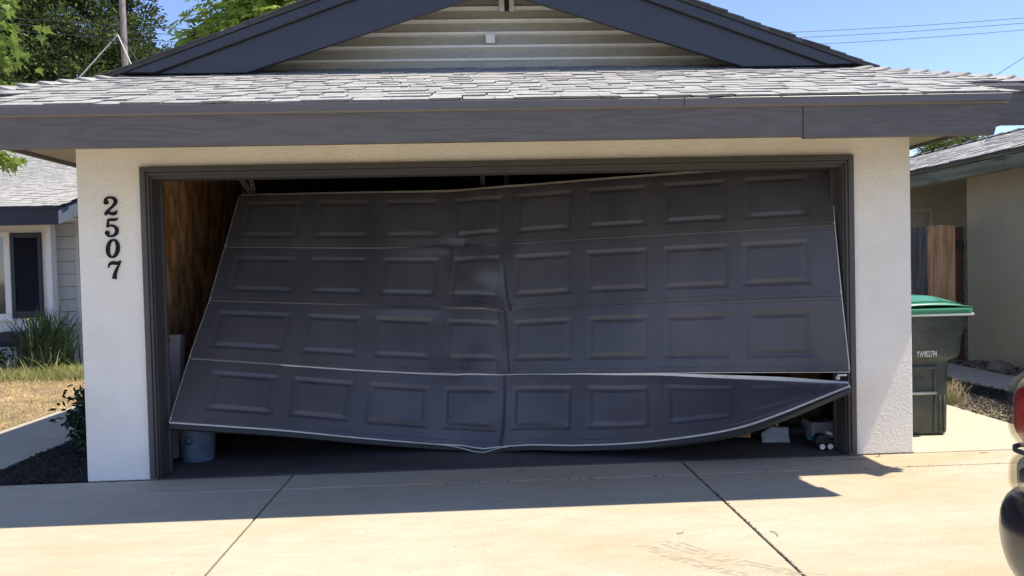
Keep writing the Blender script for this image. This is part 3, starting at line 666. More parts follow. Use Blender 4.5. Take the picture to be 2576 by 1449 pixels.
def door_section(s):
    ra, rb = [(0, 1), (1, 2), (2, 3), (4, 5)][s]
    v0, v1 = VR[s]
    vlist = [0, .012, .013, .053, .057, .09, v0-.02]
    vin = [0, .003/PH, .025/PH, .034/PH, .056/PH, .060/PH]
    vlist += [v0+x for x in vin]+[v0+(v1-v0)*t for t in (.25, .33, .42, .5, .58, .67, .75)]+[v1-x for x in reversed(vin)]
    vlist += [v1+.02, .885, .91, .933, .937, .987, .988, 1]
    vlist = sorted(set(round(x, 5) for x in vlist))
    clist = []
    tagc = []
    cin = [0, .003/PW, .025/PW, .034/PW, .056/PW, .060/PW]
    rects = []
    for k in range(8):
        a, b = panel_rect(s, k); rects.append((k+a, k+b))
        L_ = [k, k+a*.5]+[k+a+x for x in cin]+[k+a+(b-a)*t for t in (.22, .30, .40, .5, .60, .70, .78)]+[k+b-x for x in reversed(cin)]+[k+b+(1-b)*.5]
        clist += L_
    clist.append(8.0); clist += [3.80, 3.86, 3.90, 3.93, 3.96, 3.975, 3.99, 4.005, 4.02, 4.035, 4.05, 4.09, 4.14, 3.04, 3.16, 3.20, 3.24, 3.27, 3.30, 3.33, 3.37]
    clist = sorted(set(round(x, 5) for x in clist))
    nv, nc = len(vlist), len(clist)
    base = np.zeros((nv, nc, 3))
    for j, c in enumerate(clist):
        A = edge(ra, c); B = edge(rb, c)
        for i, v in enumerate(vlist): base[i, j] = A*(1-v)+B*v
    du = np.gradient(base, axis=1); dv_ = np.gradient(base, axis=0)
    nrm = np.cross(du, dv_); nrm /= np.linalg.norm(nrm, axis=2, keepdims=True)+1e-12
    if nrm[..., 1].mean() > 0: nrm = -nrm
    # average normals so that creases are kept shallow
    pos = base.copy()
    for i, v in enumerate(vlist):
        for j, c in enumerate(clist):
            h = dents(s, c, v)+seamprof(v)
            k = min(7, int(c)); a, b = rects[k]
            if a <= c <= b and v0 <= v <= v1: h += emb(min(c-a, b-c)*PW, min(v-v0, v1-v)*PH)*(1.35 if s == 3 else 1)
            h += .007*math.exp(-((c-3.6)/.75)**2)*math.sin(8.3*c+3.7*v+1.9*s)*math.cos(6.1*v-2.9*c+s)+.0022*math.sin(2.1*c+s*1.7)*math.sin(3.0*v+.8*c+s)
            pos[i, j] += nrm[i, j]*h
            if s == 3: pos[i, j, 2] -= .020*math.exp(-((c-3.70)/.17)**2)*v**3
            if s == 3: pos[i, j, 2] += .012*math.exp(-((c-4.45)/.35)**2)*v**3
    idx = lambda i, j: i*nc+j
    sheet = MB(); pans = [MB() for _ in range(8)]
    maps = [dict() for _ in range(8)]
    sheet.v = [tuple(p) for p in pos.reshape(-1, 3)]
    for i in range(nv-1):
        vm = (vlist[i]+vlist[i+1])/2
        for j in range(nc-1):
            cm = (clist[j]+clist[j+1])/2; k = min(7, int(cm)); a, b = rects[k]
            q = (idx(i, j), idx(i+1, j), idx(i+1, j+1), idx(i, j+1))
            if a < cm < b and v0 < vm < v1:
                m_ = maps[k]; t = []
                for x in q:
                    if x not in m_: m_[x] = len(pans[k].v); pans[k].v.append(sheet.v[x])
                    t.append(m_[x])
                pans[k].f.append(tuple(t)); pans[k].mi.append(0)
            else: sheet.f.append(q); sheet.mi.append(0)
    # returned edges and back
    TB = .040
    ring = [idx(0, j) for j in range(nc)]+[idx(i, nc-1) for i in range(1, nv)]+[idx(nv-1, j) for j in range(nc-2, -1, -1)]+[idx(i, 0) for i in range(nv-2, 0, -1)]
    fl = nrm.reshape(-1, 3); o0 = len(sheet.v)
    for r in ring: sheet.v.append(tuple(np.array(sheet.v[r])-fl[r]*TB))
    n = len(ring)
    for a in range(n):
        b = (a+1) % n; sheet.f.append((ring[a], ring[b], o0+b, o0+a)); sheet.mi.append(1)
    bo = len(sheet.v)
    cols = list(range(0, nc, 6))+[nc-1]
    for j in cols:
        for i in (0, nv-1): sheet.v.append(tuple(pos[i, j]-nrm[i, j]*(TB-.001)))
    for a in range(len(cols)-1): sheet.f.append((bo+2*a, bo+2*a+2, bo+2*a+3, bo+2*a+1)); sheet.mi.append(1)
    # compact unused vertices
    used = sorted({i for f in sheet.f for i in f}); mp_ = {u: i for i, u in enumerate(used)}
    sheet.v = [sheet.v[u] for u in used]; sheet.f = [tuple(mp_[i] for i in f) for f in sheet.f]
    o = sheet.build('door_section', [M['door'], M['door_edge']], gd, auto=13, recalc=False)
    for k in range(8): pans[k].build('raised_panel', M['door'], o, auto=13, recalc=False)
    return pos, nrm, clist
SEC = [door_section(s) for s in range(4)]
def strip_along(pts, dirs, w0, w1, name, m, nrm, th=.004, parent=gd):
    """thin strip: pts + dirs*w0 .. pts + dirs*w1, thickness th behind"""
    V = []; n = len(pts)
    for p, d, q in zip(pts, dirs, nrm):
        p = np.array(p); V += [p+d*w0, p+d*w1, p+d*w1-q*th, p+d*w0-q*th]
    F = []
    for i in range(n-1):
        for k in range(4): F.append((4*i+k, 4*i+(k+1) % 4, 4*i+4+(k+1) % 4, 4*i+4+k))
    F += [(0,1,2,3), tuple(4*(n-1)+k for k in (3,2,1,0))]
    return MB().add(V, F).build(name, m, parent, auto=30)
def unit(a): return a/np.linalg.norm(a)
# cream top lip: rises above the front skin
pos, nrm, cl = SEC[0]
js = [j for j in range(0, len(cl), 3)]+[len(cl)-1]
up = [unit(pos[0, j]-pos[4, j]) for j in js]
strip_along([pos[0, j]-nrm[0, j]*.012 for j in js], up, -.004, .034, 'top_rail', M['door_lip'], [nrm[0, j] for j in js], th=.02)
# white strips showing at the opened third seam
pos, nrm, cl = SEC[2]
js = [j for j in range(0, len(cl), 2) if cl[j] > .9]+[len(cl)-1]
dn = [unit(pos[-1, j]-pos[-5, j]) for j in js]
strip_along([pos[-1, j]-nrm[-1, j]*.004 for j in js], dn, -.001, .0075, 'seam_lip', M['door_edge'], [nrm[-1, j] for j in js], th=.02)
pos, nrm, cl = SEC[3]
js = [j for j in range(0, len(cl), 2) if cl[j] > 1.6]+[len(cl)-1]
dn = [unit(unit(pos[0, j]-pos[4, j])*(1-min(1, max(0, (cl[j]-4)/1.5)))+np.array((0, .05, 1.0))*min(1, max(0, (cl[j]-4)/1.5)))*(.22+.25*math.exp(-((cl[j]-3.3)/.5)**2)+.95*min(1, max(0, (cl[j]-4.6)/2.9))-.55*max(0, cl[j]-7.4)) for j in js]
strip_along([pos[0, j]-nrm[0, j]*.004 for j in js], dn, -.001, .030, 'seam_flange', M['door_lip'], [nrm[0, j] for j in js], th=.012)
strip_along([pos[0, j]-nrm[0, j]*.022 for j in js], [d for d, j in zip(dn, js)], .006, .034, 'seam_channel', M['galv'], [nrm[0, j] for j in js], th=.01)
# bottom bright lip and rubber seal
js = [j for j in range(0, len(cl), 2)]+[len(cl)-1]
dn = [unit(pos[-1, j]-pos[-5, j]) for j in js]
strip_along([pos[-1, j]+nrm[-1, j]*.001 for j in js], dn, -.003, .007, 'bottom_lip', M['door_edge'], [nrm[-1, j] for j in js], th=.006)
strip_along([pos[-1, j]-nrm[-1, j]*.012 for j in js], dn, .002, .038, 'bottom_seal', M['rubber'], [nrm[-1, j] for j in js], th=.026)
# torn loop of seal where the bottom edge is kinked
P = [pos[-1, j]+nrm[-1, j]*.006+dn[i]*(.004+.030*math.exp(-((cl[j]-3.62)/.32)**2)) for i, j in enumerate(js) if 2.7 < cl[j] < 4.1]
MB().tube(P, .0045, 6).build('torn_seal', M['door_edge'], gd, smooth=True)
# end caps down both sides
for s in range(4):
    pos, nrm, cl = SEC[s]
    for j, sg in ((0, -1), (len(cl)-1, 1)):
        iv = list(range(0, pos.shape[0], 4))+[pos.shape[0]-1]
        out = [unit(pos[i, j]-pos[i, j-sg*3]) for i in iv]
        strip_along([pos[i, j]-nrm[i, j]*.001 for i in iv], out, -.003 if sg > 0 else -.004, .006 if sg > 0 else .004, 'end_cap', M['door_edge'], [nrm[i, j] for i in iv], th=.02)
nick = MB()
for s_i, c0, v0, n_, sp_ in ((1, 3.95, .85, 26, .16), (2, 3.98, .10, 22, .14), (0, 3.2, .93, 16, .15), (3, 3.95, .35, 22, .25), (2, 6.4, .72, 5, .25), (3, 7.0, .5, 12, .6), (0, 1.9, .5, 4, .6), (1, .6, .4, 3, .5)):
    pos, nrm, cl = SEC[s_i]; nv_ = pos.shape[0]
    for _ in range(n_):
        c = c0+random.gauss(0, sp_); v = min(.97, max(.03, v0+random.gauss(0, sp_*.8)))
        j = min(range(len(cl)), key=lambda q: abs(cl[q]-c)); i = min(nv_-2, int(v*(nv_-1))); j = min(j, len(cl)-2)
        p = pos[i, j]+nrm[i, j]*.0012; e1 = unit(pos[i, j+1]-pos[i, j]); e2 = unit(pos[i+1, j]-pos[i, j]); L_ = U(.003, .016); a = U(-.5, .5); d = e1*math.cos(a)+e2*math.sin(a); t = np.cross(d, nrm[i, j])*U(.0006, .0016)
        nick.add([p, p+d*L_*.5+t, p+d*L_, p+d*L_*.5-t], [(0, 1, 2, 3)])
tag(nick.build('paint_chips', M['door_edge'], gd, recalc=False), kind='stuff')
# hinge at the opened right-hand seam
e = SEC[2][0][-1, -1]
MB().box(e[0]-.09, e[0]-.02, e[1]-.01, e[1]+.02, e[2]-.030, e[2]-.016).box(e[0]-.10, e[0]-.07, e[1]-.008, e[1]+.015, e[2]-.055, e[2]-.03).build('hinge', M['galv'], gd, bevel=.002)

# ================================================================== THINGS INSIDE THE GARAGE
bk = thing('bucket', 'dusty blue-grey plastic bucket standing inside the garage at the left corner', 'bucket')
mb = MB(); mb.lathe([(0, .006), (.118, .006), (.122, .012), (.140, .33), (.147, .335), (.147, .365), (.139, .367), (.134, .33), (.114, .02), (0, .02)], -2.37, .56, 36)
mb.build('bucket_body', M['bucket'], bk, auto=40)
MB().lathe([(.1445, .26), (.149, .262), (.149, .275), (.1435, .277)], -2.37, .56, 36).build('bucket_rim', M['bucket'], bk, auto=40)
MB().tube([(-2.37+.15*math.cos(a), .56-.02+.0*a, .30-.13*abs(math.sin(a))) for a in [i*math.pi/10 for i in range(11)]], .003, 6).build('handle', M['steel'], bk, smooth=True)
mb = MB()
for r in (.030, .022): mb.tube([(-2.39+r*math.cos(a), .56-.131+.006*math.cos(a)*0, .175+r*math.sin(a)) for a in [i*2*math.pi/16 for i in range(17)]], .0022, 4)
mb.build('stamped_mark', M['ink'], bk)
cb = thing('carton', 'tall narrow white carton with an orange and black mark, leaning behind the left jamb', 'carton')
def leaning(x0, x1, y0, y1, z0, z1, dx, dy, name, m, parent, bevel=.003):
    return MB().hexa([(x0,y0,z0),(x1,y0,z0),(x1,y1,z0),(x0,y1,z0),(x0+dx,y0+dy,z1),(x1+dx,y0+dy,z1),(x1+dx,y1+dy,z1),(x0+dx,y1+dy,z1)]).build(name, m, parent, bevel=bevel)
leaning(-2.74, -2.54, .62, .72, .006, .95, .0, .12, 'carton_body', M['whitebox'], cb)
leaning(-2.66, -2.615, .727, .735, .885, .925, .0, .004, 'print_mark', M['orange'], cb, 0)
def text_mesh(body, size, m, parent, mw, name='lettering', shear=0, sx=1, extr=.001):
    cu_ = bpy.data.curves.new('t', 'FONT'); cu_.body = body; cu_.size = size; cu_.extrude = extr; cu_.shear = shear
    to = bpy.data.objects.new('t', cu_); C.objects.link(to); dg = bpy.context.evaluated_depsgraph_get()
    me = bpy.data.meshes.new_from_object(to.evaluated_get(dg)); bpy.data.objects.remove(to)
    me.materials.clear(); me.materials.append(m); o = bpy.data.objects.new(name, me); C.objects.link(o); o.parent = parent
    o.matrix_world = mw @ Matrix.Diagonal((sx, 1, 1, 1)); return o
RX = Matrix.Rotation(math.pi/2, 4, 'X')
text_mesh('X', .05, M['ink'], cb, Matrix.Translation((-2.69, .722, .885)) @ RX)
mb = MB()
for i, (zz, ww) in enumerate(((.84, .05), (.81, .03), (.79, .045), (.76, .05), (.74, .02))):
    yy = .62+.12*(zz/.95)-.002; mb.box(-2.675, -2.675+ww, yy-.002, yy, zz, zz+.006)
mb.tube([(-2.65, .62+.12*(z/.95)-.004, z) for z in (.70, .6, .5)], [.004, .016, .004], 6); mb.build('printed_lines', M['ink'], cb)
cd_ = thing('cardboard_box', 'tall brown cardboard box standing on end at the right of the garage floor', 'box')
MB().box(2.46, 2.735, 1.1, 1.5, .006, .75).build('box_body', M['card'], cd_, bevel=.004)
text_mesh('kshura.com', .085, M['ink'], cd_, Matrix.Translation((2.615, 1.097, .66)) @ RX @ Matrix.Rotation(-math.pi/2, 4, 'Z'))
wb = thing('small_box', 'small white box on the floor in front of the cardboard box', 'box')
MB().box(2.40, 2.60, .52, .72, .006, .135).build('box_body', M['whitebox'], wb, bevel=.004)
MB().box(2.43, 2.53, .56, .66, .136, .150).build('box_flap', M['ink'], wb, bevel=.002)
MB().box(2.41, 2.455, .512, .519, .012, .05).build('box_label', M['paper'], wb)
tl = tag(MB().box(2.345, 2.415, .46, .49, .012, .036).build('teal_bar', M['teal'], bevel=.008, seg=3), 'small teal plastic bar lying beside the small white box', 'bar')
bag = MB()
nx, nz = 16, 6; V = []
for i in range(nx+1):
    t = i/nx
    for k in range(nz+1):
        q = k/nz; top = .06+.05*min(1, t*2.6); x = 1.985+.20*t
        V.append((x+.01*q, .47+.06*q-.05*t+.006*math.sin(9*q+3*t)*t, .008+top*q))
F = [(i*(nz+1)+k, (i+1)*(nz+1)+k, (i+1)*(nz+1)+k+1, i*(nz+1)+k+1) for i in range(nx) for k in range(nz)]
b_ = bag.add(V, F).build('paper_bag', M['paper'], smooth=True); sm = b_.modifiers.new('s', 'SOLIDIFY'); sm.thickness = .03; sm.offset = 1
tag(b_, 'crumpled pale blue-white bag lying on the garage floor under the torn door', 'bag')
tag(MB().tube([(2.2, .62, .05), (2.36, .62, .05)], .048, 16).build('dark_roll', M['rubber'], auto=40), 'dark roll lying between the pale bag and the small white box', 'roll')
pts = [(1.66, .50, .075), (1.69, .50, .098), (1.75, .50, .10), (1.85, .50, .09), (1.95, .50, .082)]
mb = MB(); mb.prism([(1.64,.080),(1.675,.104),(1.72,.107),(1.90,.088),(1.90,.040),(1.80,.05),(1.70,.066)], 'y', .48, .56)
tag(mb.build('wooden_rocker', M['woodtoy'], bevel=.006, seg=2), 'curved piece of bare wood on the floor, left of the pale bag', 'wood piece')
tag(MB().tube([(2.05, .62, .34), (2.085, .55, .22), (2.10, .53, .19), (2.115, .5, .13), (2.12, .5, .115)], [.013, .013, .010, .013, .009], 12).build('tool_handle', M['brass'], smooth=True), 'short ribbed brass-coloured handle hanging in the gap behind the torn door corner', 'handle')
ty = thing('toy_car', 'small dark toy car with white wheels just inside the right jamb', 'toy')
MB().prism([(2.29,.03),(2.42,.03),(2.43,.07),(2.38,.085),(2.36,.115),(2.31,.115),(2.285,.08)], 'y', .17, .25).build('body', M['ink'], ty, bevel=.006, seg=2)
for x in (2.318, 2.378):
    wh = MB().lathe([(0, 0), (.026, 0), (.028, .004), (.028, .018), (.026, .022), (0, .022)], 0, 0, 20).build('wheel', M['tyre'], ty, auto=40)
    wh.matrix_world = Matrix.Translation((x, .168, .033)) @ RX
    rm = MB().lathe([(0, .003), (.008, .003), (.010, 0), (.017, 0), (.020, .003), (.020, -.001)], 0, 0, 20).build('rim', M['white'], wh, auto=40); rm.matrix_world = Matrix.Translation((x, .143, .033)) @ RX
mb = MB(); mb.lathe([(0, -.016), (.02, -.012), (.034, 0), (.02, .012), (0, .016)], 0, 0, 20)
cap = mb.build('canopy', M['whitebox'], ty, smooth=True); cap.matrix_world = Matrix.Translation((2.385, .18, .125)) @ Matrix.Rotation(.4, 4, 'Y')

# ================================================================== LEFT WING (second building mass)
wing = thing('house', 'white lap-sided house wing with a black shutter, behind the lawn at the left', 'house')
MB().box(-12, -6.745, 7.0, 7.15, -.05, 2.5).build('wall', M['white'], wing)
MB().box(-12, -3.2, 13.8, 14, -.05, 2.5).build('wall', M['white'], wing)
MB().box(-6.80, -6.725, 6.965, 6.998, 0, 2.35).build('corner_board', M['white'], wing, bevel=.004)
MB().box(-6.66, -6.61, 7.57, 7.615, 0, 2.5).build('corner_board', M['white'], wing, bevel=.004)
MB().box(-6.98, -3.3, 7.64, 7.78, -.05, 2.6).build('wall', M['stucco_shade'], wing)  # dark backing stands in for the shadow lines under the lap boards
z = .06
while z < 2.5:
    MB().hexa([(-6.98, 7.612, z), (-3.3, 7.612, z), (-3.3, 7.639, z), (-6.98, 7.639, z), (-6.98, 7.628, z+.193), (-3.3, 7.628, z+.193), (-3.3, 7.639, z+.193), (-6.98, 7.639, z+.193)]).build('siding_board', M['wing_siding'], wing)
    z += .204
for z in (.02, .20):
    MB().box(-12, -6.80, 6.975, 6.998, z, z+.175).build('siding_board', M['wing_siding'], wing, bevel=.003)
MB().box(-12, -6.80, 6.97, 6.999, .50, .56).build('trim_board', M['white'], wing, bevel=.003)
wf = MB().box(-9.2, -7.34, 6.95, 6.998, 2.07, 2.15).box(-9.2, -7.34, 6.95, 6.998, .81, .89).box(-7.43, -7.34, 6.95, 6.998, .8905, 2.0695).box(-9.2, -9.12, 6.95, 6.998, .8905, 2.0695).build('window_frame', M['white'], wing, bevel=.004)
MB().box(-9.119, -7.431, 6.975, 6.985, .891, 2.069).build('window_pane', M['pane'], wf)
MB().box(-9.24, -7.30, 6.93, 6.998, .775, .809).build('window_sill', M['white'], wing, bevel=.004)
sh = MB().box(-7.325, -7.275, 6.955, 6.997, .82, 2.13).box(-6.925, -6.875, 6.955, 6.997, .82, 2.13).box(-7.2745, -6.9255, 6.955, 6.997, 2.05, 2.13).box(-7.2745, -6.9255, 6.955, 6.997, .82, .92).build('shutter', M['navy'], wing, bevel=.003)
z = .93
while z < 2.04:
    if True:
        MB().hexa([(-7.274, 6.962, z), (-6.926, 6.962, z), (-6.926, 6.970, z-.003), (-7.274, 6.970, z-.003), (-7.274, 6.985, z+.030), (-6.926, 6.985, z+.030), (-6.926, 6.992, z+.026), (-7.274, 6.992, z+.026)]).build('slat', M['navy'], sh)
    z += .033
MB().box(-7.274, -6.926, 6.994, 6.9975, .92, 2.05).build('shutter_back', M['navy'], sh)
pb = tag(MB().box(-7.45, -6.72, 6.70, 6.94, .40, .62).build('planter_box', M['navy'], bevel=.006), 'dark navy planter box under the window behind the spiky plant', 'planter')
# wing roof
WS = .285; WY0, WZ0 = 6.2, 2.465; WXC = -6.22; WY1 = 6.86
def zw(y): return WZ0+WS*(y-WY0)
MB().box(-12.5, WXC, WY0, WY0+.03, 2.195, 2.425).build('fascia_board', M['navy'], wing, bevel=.003)
MB().box(-12.5, WXC+.01, WY0-.015, WY0+.03, 2.4255, 2.452).build('drip_edge', M['navy'], wing)
z1 = zw(WY1)
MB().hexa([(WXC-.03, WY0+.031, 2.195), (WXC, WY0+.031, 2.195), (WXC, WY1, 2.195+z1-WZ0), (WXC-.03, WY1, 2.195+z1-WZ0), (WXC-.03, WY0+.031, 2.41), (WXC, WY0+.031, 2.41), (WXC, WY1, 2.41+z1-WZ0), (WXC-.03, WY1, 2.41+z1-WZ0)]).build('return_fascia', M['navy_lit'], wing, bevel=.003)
MB().hexa([(WXC-.03, WY0+.0, 2.412), (WXC+.012, WY0+.0, 2.412), (WXC+.012, WY1, 2.412+z1-WZ0), (WXC-.03, WY1, 2.412+z1-WZ0), (WXC-.03, WY0, 2.445), (WXC+.012, WY0, 2.445), (WXC+.012, WY1, 2.445+z1-WZ0), (WXC-.03, WY1, 2.445+z1-WZ0)]).build('drip_edge', M['navy'], wing)
MB().box(WXC+.001, -3.3, WY1, WY1+.03, z1-.27, z1-.02).build('fascia_board', M['navy'], wing, bevel=.003)
MB().box(WXC-1.0, -3.3, WY1+.031, 7.63, z1-.12, z1-.10).build('soffit', M['white'], wing)
MB().box(-12.4, WXC-.04, WY0+.04, 6.99, 2.30, 2.315).build('soffit', M['white'], wing)
V = [(-12.5, WY0, zw(WY0)), (WXC, WY0, zw(WY0)), (WXC, WY1, zw(WY1)), (-3.3, WY1, zw(WY1)), (-3.3, 12.5, zw(12.5)), (-12.5, 12.5, zw(12.5))]
V2 = [(a, b, c-.02) for a, b, c in V]
wr = MB().add([(a, b, c-.004) for a, b, c in V]+V2, [tuple(range(6)), tuple(range(11, 5, -1))]+[(i, (i+1) % 6, (i+1) % 6+6, i+6) for i in range(6)]).build('roof', M['shingle_dark'], wing)
MB().add([(-12.5, 12.5, zw(12.5)), (-3.3, 12.5, zw(12.5)), (-3.3, 14.6, 2.5), (-12.5, 14.6, 2.5)], [(0,1,2,3)]).build('roof_deck', M['shingle'], wing)
y = WY0-.01; k = 0; wrest = MB()
while y < 12.4:
    x = -8.6-(y-6)*.42-U(0, .2); xe = WXC+.01 if y < WY1 else -4.9
    hi = 0
    while x < xe-.05:
        hi = 1-hi; me, wd = SH[(2+random.randrange(3))*3+hi]
        if x+wd > xe: me, wd = SH[hi]
        mw = plane_mat(x, y, zw(y)+U(0, .002), slope=WS)
        fx = (x+.22)/(y+5.6)
        if -.62 < fx < -.44 and y < 11.5 and k < 290 and x > -7.9: inst('shingle', me, wr, mw); k += 1
        else: wrest.add([mw @ v.co for v in me.vertices], [tuple(p.vertices) for p in me.polygons]); wrest.mi[-6:] = [0,0,1,1,1,1]
        x += wd+.003
    y += EXP*.97
tag(wrest.build('shingle_field', [M['shingle'], M['butt_shade']], wr, recalc=False), kind='stuff')

# ================================================================== RIGHT NEIGHBOUR
nb = thing('house', 'olive stucco neighbouring house with a peeling green-grey eave board, at the right', 'house')
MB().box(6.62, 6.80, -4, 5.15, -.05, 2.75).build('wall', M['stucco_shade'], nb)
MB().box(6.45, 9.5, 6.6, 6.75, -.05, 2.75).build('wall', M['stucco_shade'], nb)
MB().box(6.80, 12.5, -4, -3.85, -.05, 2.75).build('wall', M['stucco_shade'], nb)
fr = MB().box(6.3, 6.98, 6.56, 6.599, 2.13, 2.19).box(6.93, 6.98, 6.56, 6.599, 0, 2.129).build('door_frame', M['soffit'], nb, bevel=.004)
def nboard(y0, y1, z0a, z1a):
    s = -.007
    MB().hexa([(6.10, y0, z0a), (6.14, y0, z0a), (6.14, y1, z0a), (6.10, y1, z0a), (6.10, y0, z1a), (6.14, y0, z1a), (6.14, y1, z1a), (6.10, y1, z1a)]).build('fascia_board', M['green_board'], nb, bevel=.004)
nboard(3.60, 13, 2.437, 2.60); nboard(-4, 3.595, 2.443, 2.607)
MB().box(6.085, 6.14, -4, 13, 2.61, 2.648).build('drip_board', M['green_board'], nb, bevel=.004)
MB().box(6.145, 6.618, -4, 13, 2.50, 2.515).build('soffit', M['stucco_shade'], nb)
NX0, NZ0, NXR = 6.06, 2.658, 8.5; NSL = .305
V = [(NX0, -4, NZ0), (NXR, -4, NZ0+NSL*(NXR-NX0)), (NXR, 13, NZ0+NSL*(NXR-NX0)), (NX0, 13, NZ0)]
nr = MB().add(V+[(a, b, c-.02) for a, b, c in V], [(0,1,2,3),(7,6,5,4),(0,4,5,1),(1,5,6,2),(2,6,7,3),(3,7,4,0)]).build('roof', M['shingle_dark'], nb)
MB().add([(NXR, -4, NZ0+NSL*(NXR-NX0)), (12, -4, 2.4), (12, 13, 2.4), (NXR, 13, NZ0+NSL*(NXR-NX0))], [(0,1,2,3)]).build('roof_deck', M['shingle'], nb)
x = NX0-.01; k = 0; nrest = MB()
RZ = -math.pi/2
while x < NXR-.02:
    z = NZ0+NSL*(x-NX0)+.004; yy = 12.0-U(0, .2)
    # rotate so that local +y runs up-slope (+X) and local +x runs toward -Y
    while yy > 2.4:
        me, wd = SH[random.randrange(2, 5)*3+random.randrange(3)]
        mw = plane_mat(x, yy, z+U(0, .004), slope=NSL, rz=RZ, tilt=U(0, .01))
        if k < 295 and (x+.22)/(yy+5.6) > .535 and yy < 8.5: inst('shingle', me, nr, mw); k += 1
        else: nrest.add([mw @ v.co for v in me.vertices], [tuple(p.vertices) for p in me.polygons]); nrest.mi[-6:] = [0,0,1,1,1,1]
        yy -= wd+.004
    x += EXP*.955
tag(nrest.build('shingle_field', [M['shingle'], M['butt_shade']], nr, recalc=False), kind='stuff')
for i in range(24):   # stepped ridge caps
    y0 = 12.2-i*.42
    MB().add([(NXR-.16, y0, 3.372), (NXR, y0, 3.425), (NXR+.16, y0, 3.372), (NXR-.16, y0-.44, 3.398), (NXR, y0-.44, 3.451), (NXR+.16, y0-.44, 3.398), (NXR-.16, y0-.44, 3.38), (NXR, y0-.44, 3.432), (NXR+.16, y0-.44, 3.38)],
             [(0,1,4,3),(1,2,5,4),(3,4,7,6),(4,5,8,7)]).build('cap_shingle', M['shingle'], nb, recalc=False)
# plank gate between the houses
gt = thing('gate', 'plank gate with grey boards left and reddish cedar boards right, behind the bin', 'gate')
planks = [(5.28, 5.41, 'grey_plank', 1.82), (5.42, 5.55, 'grey_plank', 1.83), (5.56, 5.69, 'grey_plank', 1.82), (5.70, 5.805, 'grey_plank', 1.835), (5.81, 5.935, 'grey_plank', 1.845), (5.94, 5.968, 'grey_plank', 1.80),
          (5.972, 6.088, 'cedar', 1.85), (6.093, 6.245, 'cedar', 1.855), (6.25, 6.355, 'cedar', 1.85)]
for x0, x1, m, zt in planks:
    c = min(.028, (x1-x0)*.3); o = MB().prism([(x0, .05), (x1, .05), (x1, zt-c), (x1-c, zt), (x0+c, zt), (x0, zt-c)], 'y', 5.0, 5.02).build('plank', M[m], gt, bevel=.002)
MB().box(6.360, 6.465, 4.985, 5.08, .0, 1.825).build('gate_post', M['red_post'], gt, bevel=.004)
MB().box(6.468, 6.515, 4.98, 5.06, .0, 1.835).build('gate_post', M['green_board'], gt, bevel=.004)
lt = MB().box(6.350, 6.43, 4.955, 4.984, 1.52, 1.60).box(6.375, 6.40, 4.945, 4.984, 1.601, 1.65).box(6.431, 6.49, 4.95, 4.978, 1.575, 1.592).build('latch', M['ink'], gt, bevel=.004)
for z in (.4, 1.5): MB().box(5.28, 6.355, 5.021, 5.06, z, z+.09).build('rail', M['cedar'], gt)

# ================================================================== BIN
bn = thing('wheelie_bin', 'dark green wheeled rubbish bin with a bright green lid beside the right pillar', 'bin')
BX, BY = 3.345, .50
def rrect(hw, y0, y1, z, r=.05, n=5):
    P = []
    for cx, cy, a0 in ((hw-r, y0+r, -90), (hw-r, y1-r, 0), (-hw+r, y1-r, 90), (-hw+r, y0+r, 180)):
        for k in range(n): a = math.radians(a0+90*k/(n-1)); P.append((BX+cx+r*math.cos(a), BY+cy+r*math.sin(a), z))
    return P
def loft(rings, name, m, parent, closed_bottom=True, closed_top=False, auto=35):
    mb = MB(); n = len(rings[0]); V = [p for r in rings for p in r]; F = []
    for i in range(len(rings)-1):
        for k in range(n): F.append((i*n+k, i*n+(k+1) % n, (i+1)*n+(k+1) % n, (i+1)*n+k))
    if closed_bottom: F.append(tuple(range(n))[::-1])
    if closed_top: F.append(tuple((len(rings)-1)*n+k for k in range(n)))
    return mb.add(V, F).build(name, m, parent, auto=auto)
rings = [rrect(.165, .04, .52, .012, .04), rrect(.172, .03, .53, .03, .045), rrect(.178, .025, .56, .30, .05), rrect(.183, .02, .60, .56, .05), rrect(.190, .018, .61, .595, .05),
         rrect(.205, .012, .62, .61, .05), rrect(.262, .005, .64, .625, .06), rrect(.275, .0, .66, .66, .06), rrect(.290, -.005, .70, .80, .06), rrect(.296, -.010, .71, .805, .06), rrect(.325, -.02, .76, .955, .07)]
body = loft(rings, 'bin_body', M['bin'], bn)
loft([rrect(.362, -.055, .80, .955, .07), rrect(.366, -.06, .80, .958, .07), rrect(.364, -.058, .80, .972, .07)], 'rim', M['lidpale'], bn, closed_top=True)
loft([rrect(.352, -.05, .80, .9725, .07), rrect(.356, -.055, .80, .985, .07), rrect(.354, -.05, .80, 1.008, .07), rrect(.340, -.03, .79, 1.016, .07)], 'lid_skirt', M['lid'], bn, closed_top=True)
